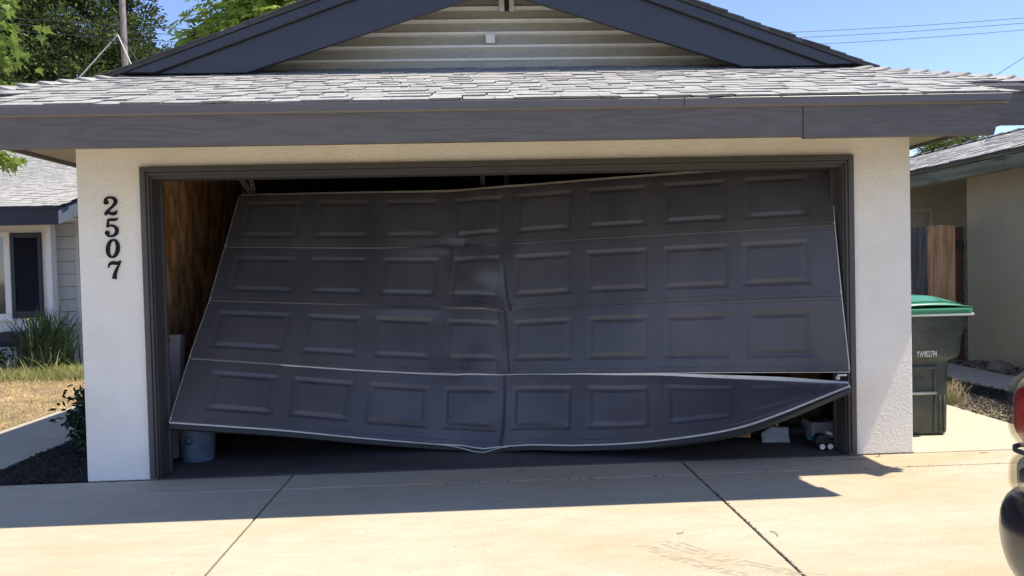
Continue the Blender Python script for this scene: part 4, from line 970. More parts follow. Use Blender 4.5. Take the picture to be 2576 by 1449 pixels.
# domed lid top
mb = MB(); nx, ny = 24, 16; V = []
def lidz(u, v): return 1.022+.082*(1-abs(u)**2.4)*(.55+.45*math.sin(math.pi*min(1, v*.62+.19)))*min(1, .35+v*2.4)
for j in range(ny+1):
    for i in range(nx+1):
        u = i/nx*2-1; v = j/ny; V.append((BX+.335*u, BY-.035+.80*v, lidz(u, v)))
F = [(j*(nx+1)+i, j*(nx+1)+i+1, (j+1)*(nx+1)+i+1, (j+1)*(nx+1)+i) for j in range(ny) for i in range(nx)]
o = mb.add(V, F).build('lid_top', M['lid'], bn, smooth=True); s_ = o.modifiers.new('s', 'SOLIDIFY'); s_.thickness = .008; s_.offset = -1
for (u0, u1, v0, v1) in ((-.95, .36, .08, .30), (.18, .62, .10, .62), (-.95, .30, .42, .75)):   # raised lid ribs
    mb = MB(); V = []; n1, n2 = 8, 5
    for lift in (.0, .010):
        for j in range(n2+1):
            for i in range(n1+1):
                u = u0+(u1-u0)*i/n1+(.25*(1-j/n2) if (u0 > 0) else 0); v = v0+(v1-v0)*j/n2; V.append((BX+.335*u, BY-.035+.80*v, lidz(u, v)+lift))
    N_ = (n1+1)*(n2+1); F = [(N_+j*(n1+1)+i, N_+j*(n1+1)+i+1, N_+(j+1)*(n1+1)+i+1, N_+(j+1)*(n1+1)+i) for j in range(n2) for i in range(n1)]
    bd = [i for i in range(n1+1)]+[j*(n1+1)+n1 for j in range(1, n2+1)]+[n2*(n1+1)+i for i in range(n1-1, -1, -1)]+[j*(n1+1) for j in range(n2-1, 0, -1)]
    F += [(bd[i], bd[(i+1) % len(bd)], bd[(i+1) % len(bd)]+N_, bd[i]+N_) for i in range(len(bd))]
    mb.add(V, F).build('lid_rib', M['lid'], bn, auto=30)
# front pocket with grab bar, seam ridge, text
for (x0, x1, z0, z1) in ((3.12, 3.150, .33, .53), (3.385, 3.415, .33, .53)):
    MB().box(x0, x1, BY+.004, BY+.034, z0, z1).build('pocket_side', M['bin'], bn, bevel=.008, seg=2)
MB().box(3.12, 3.415, BY-.002, BY+.034, .532, .560).build('pocket_top', M['bin'], bn, bevel=.008, seg=2)
MB().box(3.151, 3.384, BY+.021, BY+.028, .33, .531).build('pocket_back', M['ink'] if 0 else M['bin'], bn)
MB().tube([(3.13, BY+.0, .345), (3.40, BY+.0, .345)], .012, 12).build('grab_bar', M['lidpale'], bn, smooth=True)
for x in (3.395, 3.44, 3.475): MB().tube([(x, BY+.024, .03), (x, BY+.020, .32)], .006, 8).build('rib', M['bin'], bn, smooth=True)
text_mesh('YW902794', .068, M['print'], bn, Matrix.Translation((3.243, BY-.003, .632)) @ RX, sx=.52, extr=.0006)
text_mesh('TOTER', .030, M['bin'], bn, Matrix.Translation((3.215, BY+.0205, .455)) @ RX, extr=.002)
mb = MB().tube([(3.10, BY+.54, .13), (3.59, BY+.54, .13)], .012, 10); mb.build('axle', M['steel'], bn)
for x in (3.09, 3.575):
    wh = MB().lathe([(0, 0), (.09, 0), (.125, .006), (.128, .03), (.125, .05), (.09, .056), (0, .056)], 0, 0, 24).build('wheel', M['tyre'], bn, auto=40)
    wh.matrix_world = Matrix.Translation((x-.025 if x < 3.3 else x-.03, BY+.54, .128)) @ Matrix.Rotation(math.pi/2, 4, 'Y')

# ================================================================== PARKED VEHICLE (rear corner in view)
car = thing('parked_car', 'parked car with red and clear tail lamp and black bumper at the right edge', 'car')
CX, CYR = 1.415, -3.17      # left side plane and rear end
def carbody(x0, x1):
    prof = [(-8.2, .45), (-8.25, .85), (-8.1, 1.0), (-7.2, 1.08), (-6.5, 1.60), (-4.0, 1.66), (-3.35, 1.10), (-3.27, 1.0), (-3.25, .45)]
    V = []
    n = len(prof)
    for x, ins in ((x0, 0), (x0+.06, .0), (x1-.06, 0), (x1, 0)):
        for (y, z) in prof:
            tap = max(0, z-1.05)*.28
            V.append((x+(tap if x < (x0+x1)/2 else -tap), y, z))
    F = [(k*n+i, k*n+(i+1) % n, (k+1)*n+(i+1) % n, (k+1)*n+i) for k in range(3) for i in range(n)]+[tuple(range(n)), tuple(range(4*n-1, 3*n-1, -1))]
    MB().add(V, F).build('body', M['carbody'], car, bevel=.03, seg=2)
carbody(CX+.06, CX+1.85)
# tail lamp: clear lens shell over red block
def lens(off, z0, z1, name, m, y1=-3.75, parent=car, yr=CYR, wrap=.18, bulge=1.0):
    mb = MB(); V = []; nz = 12; na = 10
    for i in range(nz+1):
        t = i/nz; z = z0+(z1-z0)*t; pin = (abs(2*t-1)**4)*.045*bulge
        r = .085
        pts = [(CX+off+pin*.4, y1), (CX+off+pin*.4, yr-r-off-pin)]
        for k in range(1, na): a = math.pi/2*k/na; pts.append((CX+off+pin*.4+r*(1-math.cos(a)), yr-r-off-pin+r*math.sin(a)))
        pts += [(CX+off+pin*.4+r, yr-off-pin), (CX+off+wrap+r, yr-off-pin)]
        V += [(x, y, z) for x, y in pts]; m_ = len(pts)
    F = [(i*m_+k, i*m_+k+1, (i+1)*m_+k+1, (i+1)*m_+k) for i in range(nz) for k in range(m_-1)]
    o = mb.add(V, F).build(name, m, parent, smooth=True); s = o.modifiers.new('s', 'SOLIDIFY'); s.thickness = .006; s.offset = 0
    return o
tl_ = lens(0, .825, 1.055, 'tail_lamp', M['clear'])
lens(.014, .828, 1.050, 'lamp_housing', M['housing'], parent=tl_, wrap=.16, yr=CYR-.004)
lens(.005, .838, 1.030, 'red_lens', M['redlens'], parent=tl_, wrap=.14, yr=CYR-.016)
l2 = lens(.002, .668, .808, 'reverse_lamp', M['clear'])
lens(.016, .672, .804, 'lamp_housing', M['housing'], parent=l2, wrap=.16, yr=CYR-.004)
lens(.009, .69, .785, 'reflector', M['chrome'], parent=l2, wrap=.14, yr=CYR-.03)
lens(.010, .8095, .8235, 'lamp_divider', M['ink'], parent=tl_, bulge=0)
# bumper, bulging behind the lamp
mb = MB(); V = []; prof = [(.0, .665), (.035, .662), (.062, .64), (.075, .60), (.078, .54), (.068, .47), (.045, .41), (.0, .36)]
path = []
for k in range(13):
    a = math.pi/2*k/12; path.append(((CX+.24)-.24*math.cos(a), CYR-.21+.24*math.sin(a), -math.cos(a), math.sin(a)))
path = [(CX, -3.9, -1, 0)]+path+[(CX+1.65, CYR+.03, 0, 1)]
for (x, y, nx_, ny_) in path:
    for o_, z in prof: V.append((x+nx_*o_*1.12, y+ny_*o_*1.0-.02, z+.03))
n = len(prof); F = [(i*n+k, (i+1)*n+k, (i+1)*n+k+1, i*n+k+1) for i in range(len(path)-1) for k in range(n-1)]
o = mb.add(V, F).build('bumper', M['blackgloss'], car, smooth=True); s = o.modifiers.new('s', 'SOLIDIFY'); s.thickness = .01; s.offset = -1
ss = o.modifiers.new('ss', 'SUBSURF'); ss.levels = 1; ss.render_levels = 1
for x in (CX+.08, CX+1.62):
    for y in (-4.35, -7.25):
        wh = MB().lathe([(0, 0), (.22, 0), (.32, .01), (.35, .05), (.35, .17), (.32, .21), (.22, .22), (0, .22)], 0, 0, 32).build('wheel', M['tyre'], car, auto=40)
        wh.matrix_world = Matrix.Translation((x, y, .35)) @ Matrix.Rotation(math.pi/2, 4, 'Y')
        rm = MB().lathe([(0, -.01), (.05, -.015), (.20, .0), (.225, -.012), (.225, .0)], 0, 0, 32).build('rim', M['chrome'], wh, auto=40); rm.matrix_world = wh.matrix_world.copy()
MB().hexa([(CX+.17, -7.05, 1.10), (CX+.175, -3.55, 1.10), (CX+.18, -3.55, 1.10), (CX+.175, -7.05, 1.10), (CX+.19, -6.5, 1.50), (CX+.19, -4.05, 1.56), (CX+.2, -4.05, 1.56), (CX+.2, -6.5, 1.50)]).build('side_window', M['pane'], car)

# ================================================================== POLE AND WIRES
pl = thing('utility_pole', 'weathered wooden utility pole in front of the dark conifer at the left', 'pole')
PX, PY = -16.95, 34.0
MB().tube([(PX+.25, PY, 0), (PX+.12, PY, 8), (PX, PY, 18)], [.19, .165, .125], 16).build('pole', M['pole'], pl, auto=50)
hw = MB()
for i in range(9):
    hw.tube([(PX-.12+U(-.12, .1), PY-.25, 12.75+i*.14), (PX-.22+U(-.25, .2), PY-.28, 12.8+i*.14+U(-.1, .1))], .035, 6)
hw.build('bracket', M['wire'], pl)
PT = (PX-.12, PY-.25, 13.05)
MB().tube([PT, (PX-1.9, PY-.3, 11.1), (PX-5.6, PY, 7.2), (PX-11, PY, 1.5)], .030, 6).build('guy_wire', M['guy'], pl)
MB().tube([PT, (PX+.55, PY-.5, 11.6), (PX+1.9, PY-.5, 8.2), (PX+4.5, PY-.5, 1.5)], .030, 6).build('guy_wire', M['guy'], pl)
MB().tube([(PX+.1, PY-.2, 12.9), (PX+1.2, PY-.6, 11.2), (PX+3.5, PY-.6, 8)], .022, 5).build('guy_wire', M['wire'], pl)
def wire(y, pa, pb, mid, label, r=.014, grp='overhead lines crossing the sky'):
    pts = []
    for i in range(41):
        t = i/40; x = pa[0]+(pb[0]-pa[0])*t; z = pa[1]+(pb[1]-pa[1])*t-4*mid*t*(1-t); pts.append((x, y, z))
    return tag(MB().tube(pts, r, 5).build('overhead_wire', M['wire'], smooth=True), label, 'wire', grp)
# straight-line chords in the vertical plane of the poles
K = (34+5.6)/(20+5.6)
def S(x, z): return (-.22+(x+.22)*K, 1.414+(z-1.414)*K)
a = [S(-30, 11.4), S(-30, 11.2), S(-30, 10.95)]
for i, (zl_, zm, zr_, lab) in enumerate(((9.189, 8.832, 9.237, 'highest of the three thin overhead wires above the roof'), (9.004, 8.647, 9.068, 'middle one of the three thin overhead wires above the roof'), (8.781, 8.408, 8.847, 'lowest of the three thin overhead wires above the roof'))):
    # parabola through left (-9.9), mid (9.6), right (18.06)
    A_ = np.array([[x*x, x, 1] for x in (-9.91, 9.8, 18.06)]); co = np.linalg.solve(A_, np.array([zl_, zm, zr_]))
    pts = []
    for t in np.linspace(-24, 26, 50):
        q = S(t, co[0]*t*t+co[1]*t+co[2]); pts.append((q[0], 34+.0, q[1]))
    tag(MB().tube(pts, .016, 5).build('overhead_wire', M['wire'], smooth=True), lab, 'wire', 'overhead lines crossing the sky')
tag(MB().tube([(8.2, 10, 3.75), (11.5, 10, 5.75), (15.2, 10, 8.1)], .006, 5).build('service_wire', M['wire'], smooth=True), 'single thin wire rising steeply to the right beyond the garage eave', 'wire')
tag(MB().tube([(6.5, 8, 3.55), (9.0, 8, 3.72), (12.5, 8, 4.05)], .013, 5).build('service_cable', M['wire'], smooth=True), 'thicker dark cable crossing just above the neighbouring roof', 'wire')

# ================================================================== VEGETATION
def quads_mesh(name, V, mats, parent, mi=None, per=4):
    """V: (N,per,3) array of separate polygons"""
    V = np.asarray(V, dtype=np.float32); N_ = V.shape[0]
    me = bpy.data.meshes.new(name); me.vertices.add(N_*per); me.vertices.foreach_set('co', V.reshape(-1))
    me.loops.add(N_*per); me.loops.foreach_set('vertex_index', np.arange(N_*per, dtype=np.int32))
    me.polygons.add(N_); me.polygons.foreach_set('loop_start', np.arange(0, N_*per, per, dtype=np.int32)); me.polygons.foreach_set('loop_total', np.full(N_, per, dtype=np.int32))
    for m in mats: me.materials.append(m)
    if mi is not None: me.polygons.foreach_set('material_index', np.asarray(mi, dtype=np.int32))
    me.update(calc_edges=True); me.validate()
    o = bpy.data.objects.new(name, me); C.objects.link(o)
    if parent is not None: o.parent = parent
    return o
def rand_unit(n):
    v = rng.normal(size=(n, 3)); return v/np.linalg.norm(v, axis=1, keepdims=True)
def leaf_quads(P, D, L, W, droop=0.0):
    """kite leaves at P along D"""
    D = D/np.linalg.norm(D, axis=1, keepdims=True); R_ = rand_unit(len(P)); S_ = np.cross(D, R_); S_ /= np.linalg.norm(S_, axis=1, keepdims=True)+1e-9
    L = np.broadcast_to(L, (len(P),))[:, None]; W = np.broadcast_to(W, (len(P),))[:, None]
    return np.stack([P, P+D*L*.45+S_*W*.5, P+D*L, P+D*L*.45-S_*W*.5], axis=1)
def conifer(name, label, x, y, h, r, seed, nclump, nleaf, zlo=3.0, grp=None):
    rs = np.random.default_rng(seed)
    t = thing(name, label, 'tree', grp)
    MB().tube([(x, y, 0), (x+.2, y, h*.5), (x, y, h)], [r*.10, r*.06, .06], 12).build('trunk', M['bark'], t, auto=60)
    P = []; Dr = []; tip = []
    lim = MB()
    for c in range(nclump):
        zz = zlo+(h-zlo)*rs.random()**1.15; rad = r*(1-(zz/h)**1.6)*rs.uniform(.12, 1.1)**.6+.3; a = rs.uniform(0, 2*math.pi)
        cx, cy, cz = x+rad*math.cos(a), y+rad*math.sin(a), zz-.12*rad
        if c % 3 == 0: lim.tube([(x, y, zz+.3), (cx, cy, cz)], [.09, .03], 5)
        s = rs.uniform(.55, 1.25); n = int(nleaf*s)
        q = rs.normal(size=(n, 3))*np.array((.55, .55, .26))*s
        q[:, 2] -= .10*(q[:, 0]**2+q[:, 1]**2)
        outd = np.array((math.cos(a), math.sin(a), .15))
        P.append(q+np.array((cx, cy, cz))); d = q/np.linalg.norm(q, axis=1, keepdims=True)*.8+outd*.5+rs.normal(size=(n, 3))*.5+np.array((0, 0, .1)); Dr.append(d)
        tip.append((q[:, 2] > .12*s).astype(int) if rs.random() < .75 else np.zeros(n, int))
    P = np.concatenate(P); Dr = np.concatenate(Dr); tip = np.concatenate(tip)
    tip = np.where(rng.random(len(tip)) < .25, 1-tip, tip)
    lim.build('limbs', M['bark'], t, recalc=False)
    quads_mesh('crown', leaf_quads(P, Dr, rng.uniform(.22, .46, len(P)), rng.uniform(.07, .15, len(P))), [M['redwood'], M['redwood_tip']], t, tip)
conifer('conifer_tree', 'tall dark conifer behind the utility pole, the largest tree at the left', -28, 47, 34, 11.6, 3, 1500, 240, zlo=7)
conifer('conifer_tree', 'dark conifer at the far left frame edge behind the leafy branch', -42, 52, 30, 10, 5, 600, 190, zlo=9)
conifer('conifer_tree', 'low rounded conifer just above the roof line at the far left', -26, 38, 13.0, 5.5, 9, 420, 240, zlo=5)

def pinnate_tree():
    t = thing('leafy_tree', 'bright yellow-green leafy tree rising behind the left slope of the gable', 'tree')
    x, y = -4.35, 18.5
    rs = np.random.default_rng(11)
    MB().tube([(x, y, 0), (x+.2, y, 3.5), (x-.1, y, 6.5)], [.28, .2, .1], 12).build('trunk', M['bark'], t, auto=60)
    lim = MB(); P = []; Dd = []; L = []
    blobs = []
    for _ in range(420):
        a = rs.uniform(0, 2*math.pi); zz = rs.uniform(5.5, 13.5); prof = 3.6*math.sin(math.pi*min(1, max(.05, (zz-3.6)/11.2)))**.55
        rad = prof*rs.uniform(.35, 1.0)**.6
        blobs.append((x+rad*math.cos(a), y+rad*math.sin(a), zz, a))
    # lower left hanging spray
    blobs += [(x-3.3+rs.uniform(-.3, .3), y-.8, 8.0+rs.uniform(-.5, .6), math.pi) for _ in range(10)]
    for (cx, cy, cz, a) in blobs:
        if rs.random() < .4: lim.tube([(x, y, cz-1.2), ((x+cx)/2, (y+cy)/2, cz-.3), (cx, cy, cz)], [.06, .04, .015], 5)
        for _ in range(26):
            o_ = np.array((cx, cy, cz))+rs.normal(size=3)*np.array((.34, .34, .22))
            d = np.array((math.cos(a), math.sin(a), 0))*.6+rs.normal(size=3)*.7; d[2] = -abs(d[2])*.35-.1; d /= np.linalg.norm(d); ln = rs.uniform(.28, .42)
            side = np.cross(d, (0, 0, 1)); side /= np.linalg.norm(side)+1e-9
            for k in range(5):
                p = o_+d*ln*(k+1)/5+np.array((0, 0, -.05*((k+1)/5)**2))
                for s in (-1, 1):
                    P.append(p); Dd.append(side*s+d*.55+np.array((0, 0, -.45)))
    P = np.array(P); Dd = np.array(Dd)
    lim.build('limbs', M['bark'], t, recalc=False)
    quads_mesh('crown', leaf_quads(P, Dd, rng.uniform(.14, .24, len(P)), rng.uniform(.05, .08, len(P))), [M['leaf_bright']], t)
pinnate_tree()

# maple at the left: lobed leaves
LOBE = [(0, 0), (.10, .06), (.34, -.02), (.24, .16), (.50, .34), (.28, .36), (.22, .50), (.14, .46), (0, 1.0), (-.14, .46), (-.22, .50), (-.28, .36), (-.50, .34), (-.24, .16), (-.34, -.02), (-.10, .06)]
def maple_leaf_mesh(k):
    V = [(x*1.15, y_, .10*abs(x)-.12*y_*y_+U(-.01, .01)) for x, y_ in LOBE]; V.append((0, .3, 0)); n = len(LOBE)
    F = [(i, (i+1) % n, n) for i in range(n)]
    me = bpy.data.meshes.new('leaf'); me.from_pydata(V, [], F); me.materials.append(M['leaf_maple']); me.update(); return me
LM = [maple_leaf_mesh(i) for i in range(3)]
mp_ = thing('maple_tree', 'light green lobed-leaf tree whose branches reach in at the upper left corner', 'tree')
MX, MY = -7.6, 3.4
MB().tube([(MX, MY, 0), (MX+.1, MY, 1.6), (MX-.1, MY, 3.4), (MX, MY, 5.6)], [.16, .13, .09, .03], 12).build('trunk', M['bark'], mp_, auto=60)
boughs = []
for (ex, ey, ez, sz) in ((-5.22, 3.0, 3.98, .38), (-5.40, 2.9, 4.35, .42), (-5.30, 3.1, 3.72, .30), (-5.45, 3.0, 4.8, .45), (-5.35, 2.6, 5.2, .35), (-5.55, 3.0, 4.1, .4),
                         (-5.14, 3.1, 2.70, .13), (-5.30, 3.1, 2.74, .16), (-5.6, 3.1, 2.85, .25), (-6.3, 3.4, 4.2, .8), (-6.8, 3.0, 5.0, .9), (-7.8, 3.4, 5.3, 1.0), (-8.6, 3.6, 4.4, .9), (-7.5, 4.3, 4.6, .9), (-7.6, 2.4, 4.0, .9), (-6.2, 3.8, 5.6, .7)):
    boughs.append((ex, ey, ez, sz))
lim = MB(); restV = []; kleaf = 0; mats_ = []
for (ex, ey, ez, sz) in boughs:
    lim.tube([(MX, MY, min(ez-.3, 3.6)), ((MX+ex)/2, (MY+ey)/2, ez-.05), (ex, ey, ez)], [.05, .03, .008], 6)
    for _ in range(int(120*sz+420*sz**2)):
        p = Vector((ex, ey, ez))+Vector((random.gauss(0, .5), random.gauss(0, .5), random.gauss(0, .42)))*sz*.9
        s = U(.10, .155); az = U(-1.2, 1.2)+(-.6 if random.random() < .5 else .4)
        rot = Matrix.Rotation(az+math.pi*.5*U(-.6, .6), 4, 'Z') @ Matrix.Rotation(U(1.9, 2.9)+math.pi, 4, 'X') @ Matrix.Rotation(U(-.5, .5), 4, 'Y')
        mats_.append((Matrix.Translation(p) @ rot @ Matrix.Diagonal((s, s, s, 1)), p))
lim.build('branches', M['bark'], mp_, recalc=False)
mats_.sort(key=lambda m: -m[1].x)
fan = MB()
for i, (mw, p) in enumerate(mats_):
    if i < 280: inst('leaf', LM[i % 3], mp_, mw)
    else:
        me = LM[i % 3]; fan.add([mw @ v.co for v in me.vertices], [tuple(f.vertices) for f in me.polygons])
tag(fan.build('crown', M['leaf_maple'], mp_, recalc=False), kind='stuff')

# small tree tops behind the neighbouring roof
def small_top(x, y, zt, r, seed, label):
    rs = np.random.default_rng(seed); t = thing('distant_tree', label, 'tree')
    MB().tube([(x, y, 0), (x, y, zt-.8)], [.14, .05], 8).build('trunk', M['bark'], t)
    n = 1800; q = rs.normal(size=(n, 3))*np.array((r*.5, r*.5, r*.5)); P = q+np.array((x, y, zt-r*.5)); d = q+np.array((0, 0, -.3))+rs.normal(size=(n, 3))*.3
    quads_mesh('crown', leaf_quads(P, d, rs.uniform(.14, .26, n), .05), [M['redwood_tip']], t)
small_top(14.55, 19, 4.98, .45, 21, 'small tree top peeking over the lower end of the neighbouring roof'); small_top(15.9, 20, 5.28, .45, 22, 'small tree top peeking over the middle of the neighbouring roof')

# ---- mulch beds
mbed = tag(MB().box(-3.78, -2.936, .001, 7, -.06, -.018).build('mulch_bed', M['mulch_bed']), kind='structure')
mb = MB()
def chip(mb, x, y, z, L, W_, T_):
    a = U(0, 6.28); d = Vector((math.cos(a), math.sin(a), U(-.35, .35))).normalized(); s = d.cross(Vector((0, 0, 1))).normalized(); u = s.cross(d)
    c = Vector((x, y, z)); mb.hexa([c+d*L*i+s*W_*j+u*T_*k for k, i, j in ((-1,-1,-1),(-1,1,-1),(-1,1,.6),(-1,-1,.8),(1,-1,-1),(1,1,-.6),(1,.8,1),(1,-1,1))])
for _ in range(5200):
    y = .01+abs(random.gauss(0, .9)); 
    if y > 2.8: continue
    x = U(-3.77, -2.95); chip(mb, x, y, -.012+U(0, .022), U(.012, .04), U(.003, .008), U(.001, .003))
tag(mb.build('mulch', M['mulch'], recalc=False), kind='stuff')
rbed = tag(MB().box(4.28, 5.355, -4, 6, -.08, -.025).box(6.085, 6.62, -4, 5.1, -.08, -.03).box(2.94, 4.27, 3.0, 5.0, -.08, -.03).build('side_bed', M['mulch_bed']), kind='structure')
mb = MB()
for _ in range(3800):
    if random.random() < .6: x = U(4.25, 5.35); y = U(-.5, 4.9)
    else: x = U(6.09, 6.6); y = U(1.5, 4.9)
    chip(mb, x, y, -.02+U(0, .03), U(.012, .04), U(.003, .010), U(.001, .004))
tag(mb.build('mulch', M['mulch'], recalc=False), kind='stuff')
def blades(name, pts, hts, lean, wd, m, kind='stuff', parent=None, seg=3):
    """each blade: tapered strip of seg quads"""
    V = []; F = []
    for (x, y, z), h in zip(pts, hts):
        a = U(0, 6.28); dx, dy = math.cos(a), math.sin(a); l = lean*U(.3, 1.3); b = a+math.pi/2+U(-.5, .5); sx, sy = math.cos(b)*wd/2, math.sin(b)*wd/2
        o = len(V)
        for k in range(seg+1):
            t = k/seg; w_ = 1-t*.92; hx = l*t*t*h
            V.append((x+dx*hx+sx*w_, y+dy*hx+sy*w_, z+h*(t-.25*l*t*t))); V.append((x+dx*hx-sx*w_, y+dy*hx-sy*w_, z+h*(t-.25*l*t*t)))
        for k in range(seg): F.append((o+2*k, o+2*k+1, o+2*k+3, o+2*k+2))
    mb = MB(); mb.v = V; mb.f = F; mb.mi = [0]*len(F)
    o = mb.build(name, m, parent, recalc=False)
    return tag(o, kind=kind) if kind else o
# dry debris strip by the pad
P = []
for _ in range(2600): P.append((4.28+abs(random.gauss(0, .22)), U(-.8, 2.6), -.02))
blades('dry_litter', P, [U(.02, .06) for _ in P], 2.2, .006, M['straw'])
P = [(4.42+random.gauss(0, .05), 1.98+random.gauss(0, .07), -.02) for _ in range(200)]
tuft = blades('grass_tuft', P, [U(.12, .30) for _ in P], .7, .007, M['straw'], kind=None); tag(tuft, 'dry straw-coloured grass tuft beside the wheeled bin', 'grass tuft')
P = [(4.36+random.gauss(0, .04), 1.95+random.gauss(0, .06), -.02) for _ in range(80)]
blades('green_blades', P, [U(.12, .28) for _ in P], .5, .007, M['grass'], kind=None, parent=tuft)
# rocks
def rock(x, y, r, sz, label, sd_):
    rs = random.Random(sd_); b = bmesh.new(); bmesh.ops.create_icosphere(b, subdivisions=3, radius=1)
    ph = [rs.uniform(0, 6) for _ in range(6)]
    for v in b.verts:
        c = v.co; n = 1+.10*math.sin(3*c.x+ph[0])+.10*math.sin(3.3*c.y+ph[1])+.07*math.sin(5*c.z+ph[2]+2*c.x); v.co = Vector((c.x*r*n, c.y*r*.8*n, max(-.3, c.z)*sz*n))
    me = bpy.data.meshes.new('rock'); b.to_mesh(me); b.free(); me.materials.append(M['rock']); me.polygons.foreach_set('use_smooth', [True]*len(me.polygons))
    o = bpy.data.objects.new('rock', me); C.objects.link(o); o.location = (x, y, -.01); tag(o, label, 'rock', 'rocks along the neighbouring wall')
rock(6.26, 3.95, .17, .13, 'large rounded brown rock at the foot of the olive wall, left of the smaller rock', 1)
rock(6.28, 3.28, .14, .09, 'half-hidden rounded rock beside the tail lamp, at the foot of the olive wall', 2)
rock(6.36, 4.55, .05, .05, 'small dark stone against the foot of the gate post', 3)
mb = MB()
for _ in range(260): chip(mb, U(6.1, 6.55), U(2.4, 4.9), U(-.02, .01), U(.015, .04), U(.012, .03), U(.008, .02))
tag(mb.build('pebbles', M['rock'], recalc=False), kind='stuff')

# ---- lawn
lawn = tag(MB().box(-14, -4.705, .5, 7.2, -.06, -.012).build('lawn', M['ground']), kind='structure')
P = []
while len(P) < 30000:
    x = U(-7.9, -4.71); y = U(1.9, 6.1)
    P.append((x, y, -.014))
W2 = [(U(-7.6, -4.75), U(2.2, 5.9), -.014) for _ in range(700)]
blades('lawn_weeds', W2, [U(.04, .13) for _ in W2], 1.0, .006, M['grass'])
blades('dry_grass', P, [U(.015, .05) for _ in P], 2.4, .006, M['drygrass'], seg=2)
P = []
while len(P) < 9000:
    x = U(-8.2, -5.0); y = random.gauss(6.30, .34)
    if y > 6.9: continue
    P.append((x, y, -.014))
blades('green_grass', P, [U(.08, .22) for _ in P], .9, .008, M['grass'])
# spiky clump
sp = thing('spiky_plant', 'dark strap-leaved clump with long upright blades below the shutter', 'plant')
P = [(-6.72+random.gauss(0, .16), 6.62+random.gauss(0, .10), 0) for _ in range(330)]
V = []; F = []
for (x, y, z) in P:
    h = U(.5, 1.12); a = U(0, 6.28); l = U(.05, .85); dx, dy = math.cos(a)*l, math.sin(a)*l*.6; wd = U(.026, .044); b = U(-.5, .5); sx, sy = math.cos(b)*wd/2, math.sin(b)*wd/2; o = len(V)
    for k in range(6):
        t = k/5; w_ = (1-t)**.6 if k < 5 else .03; V.append((x+dx*t*t*h+sx*w_, y+dy*t*t*h+sy*w_, h*t*(1-.28*l*t))); V.append((x+dx*t*t*h-sx*w_, y+dy*t*t*h-sy*w_, h*t*(1-.28*l*t)))
    for k in range(5): F.append((o+2*k, o+2*k+1, o+2*k+3, o+2*k+2))
mb = MB(); mb.v = V; mb.f = F; mb.mi = [0]*len(F); mb.build('blades', M['blade'], sp, recalc=False)
P = [(-6.70+random.gauss(0, .35), 6.35+random.gauss(0, .12), 0) for _ in range(90)]
blades('pale_blades', P, [U(.25, .55) for _ in P], 1.3, .014, M['grass'], kind=None, parent=sp, seg=4)
MB().tube([(-6.75, 6.4, 0), (-6.78, 6.4, .5), (-6.80, 6.4, .80)], .005, 5).build('flower_stalk', M['grass'], sp)
b_ = MB().lathe([(0, .79), (.016, .80), (.022, .815), (.012, .835), (0, .84)], -6.80, 6.4, 8).build('flower_bud', M['leaf_bright'], sp, smooth=True)
def leafy_shrub(name, label, x, y, rx, ry, h, n, seed, L=(.04, .09), m='leaf_dark', stems=14):
    rs = np.random.default_rng(seed); t = thing(name, label, 'shrub'); st = MB(); P = []; Dd = []
    for _ in range(stems):
        a = rs.uniform(0, 2*math.pi); r = rs.uniform(.2, 1); tip = (x+rx*r*math.cos(a), y+ry*r*math.sin(a), h*rs.uniform(.45, 1.05))
        base = (x+rs.normal()*.04, y+rs.normal()*.04, 0); mid = ((base[0]+tip[0])/2, (base[1]+tip[1])/2, tip[2]*.65); st.tube([base, mid, tip], [.006, .005, .002], 5)
        for k in range(n//stems):
            q = rs.random(); p = (np.array(base)*(1-q)**2+2*np.array(mid)*q*(1-q)+np.array(tip)*q*q)+rs.normal(size=3)*.05; P.append(p); Dd.append(rs.normal(size=3)*.7+np.array((math.cos(a), math.sin(a), -.3))*.6)
    st.build('stems', M['bark'], t, recalc=False); P = np.array(P); P[:, 2] = np.maximum(P[:, 2], .0)
    quads_mesh('leaves', leaf_quads(P, np.array(Dd), rs.uniform(L[0], L[1], len(P)), rs.uniform(L[0]*.5, L[1]*.5, len(P))), [M[m]], t)
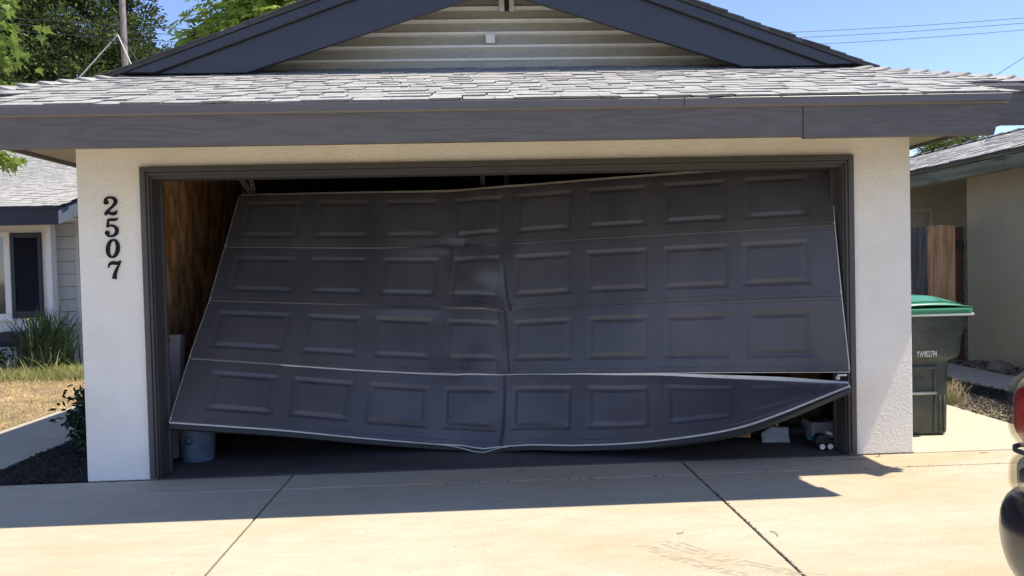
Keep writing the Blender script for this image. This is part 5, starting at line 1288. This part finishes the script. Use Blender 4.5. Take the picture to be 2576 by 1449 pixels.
leafy_shrub('shrub', 'low dark leafy shrub in the mulch bed against the left pillar', -3.30, 1.08, .36, .42, .47, 3400, 31, stems=50)
leafy_shrub('shrub', 'dark low shrub at the left frame edge beside the spiky plant', -7.7, 6.55, .5, .25, .55, 1500, 33)
leafy_shrub('shrub', 'small twiggy plant between the shutter and the spiky clump', -7.05, 6.75, .10, .06, .82, 60, 35, L=(.04, .07), stems=6)

# ---- twigs and leaf litter on the concrete
def twig(x, y, L, a, label, curl=.3, r=.0018):
    L *= .8
    pts = [(x+L*t*math.cos(a+curl*t), y+L*t*math.sin(a+curl*t), .004+.003*math.sin(3*t)) for t in (0, .25, .5, .75, 1)]
    tag(MB().tube(pts, r, 5).build('twig', M['bark'], smooth=True), label, 'twig', 'twigs lying on the driveway')
twig(.02, -.13, .10, -.15, 'short dark twig near the middle of the shaded apron')
twig(2.33, -.14, .22, -.12, 'longest thin twig, in front of the right jamb', .1)
twig(2.22, -.15, .07, .05, 'tiny twig fragment beside the long twig')
twig(2.60, -.09, .16, .2, 'pale curved twig at the foot of the right pillar', .8)
twig(1.30, -1.62, .10, 1.2, 'curved twig lying beside the right driveway joint', .5)
twig(.80, -1.52, .05, -.6, 'small curled twig above the tyre scuffs', .9)
twig(3.37, -.08, .08, -.3, 'short twig on the sunlit concrete near the bin')
cr = MB().add([(.44, -.005, .0052), (.452, -.004, .0052), (.42, .06, .0052), (.47, .12, .0052), (.50, .17, .0052), (.49, .17, .0052), (.455, .12, .0052), (.405, .06, .0052)], [(0,1,2,7),(7,2,3,6),(6,3,4,5)])
tag(cr.build('crack', M['ink'], gf), kind=None)
lt_ = MB()
for _ in range(110):
    x, y = U(-3, 4), U(-3.2, -.05); s = U(.003, .008); a = U(0, 6.28); lt_.add([(x, y, .002), (x+s*math.cos(a), y+s*math.sin(a), .004), (x+s*math.cos(a+.9)*.6, y+s*math.sin(a+.9)*.6, .003)], [(0,1,2)])
tag(lt_.build('leaf_crumbs', M['bark'], dw), kind='stuff')
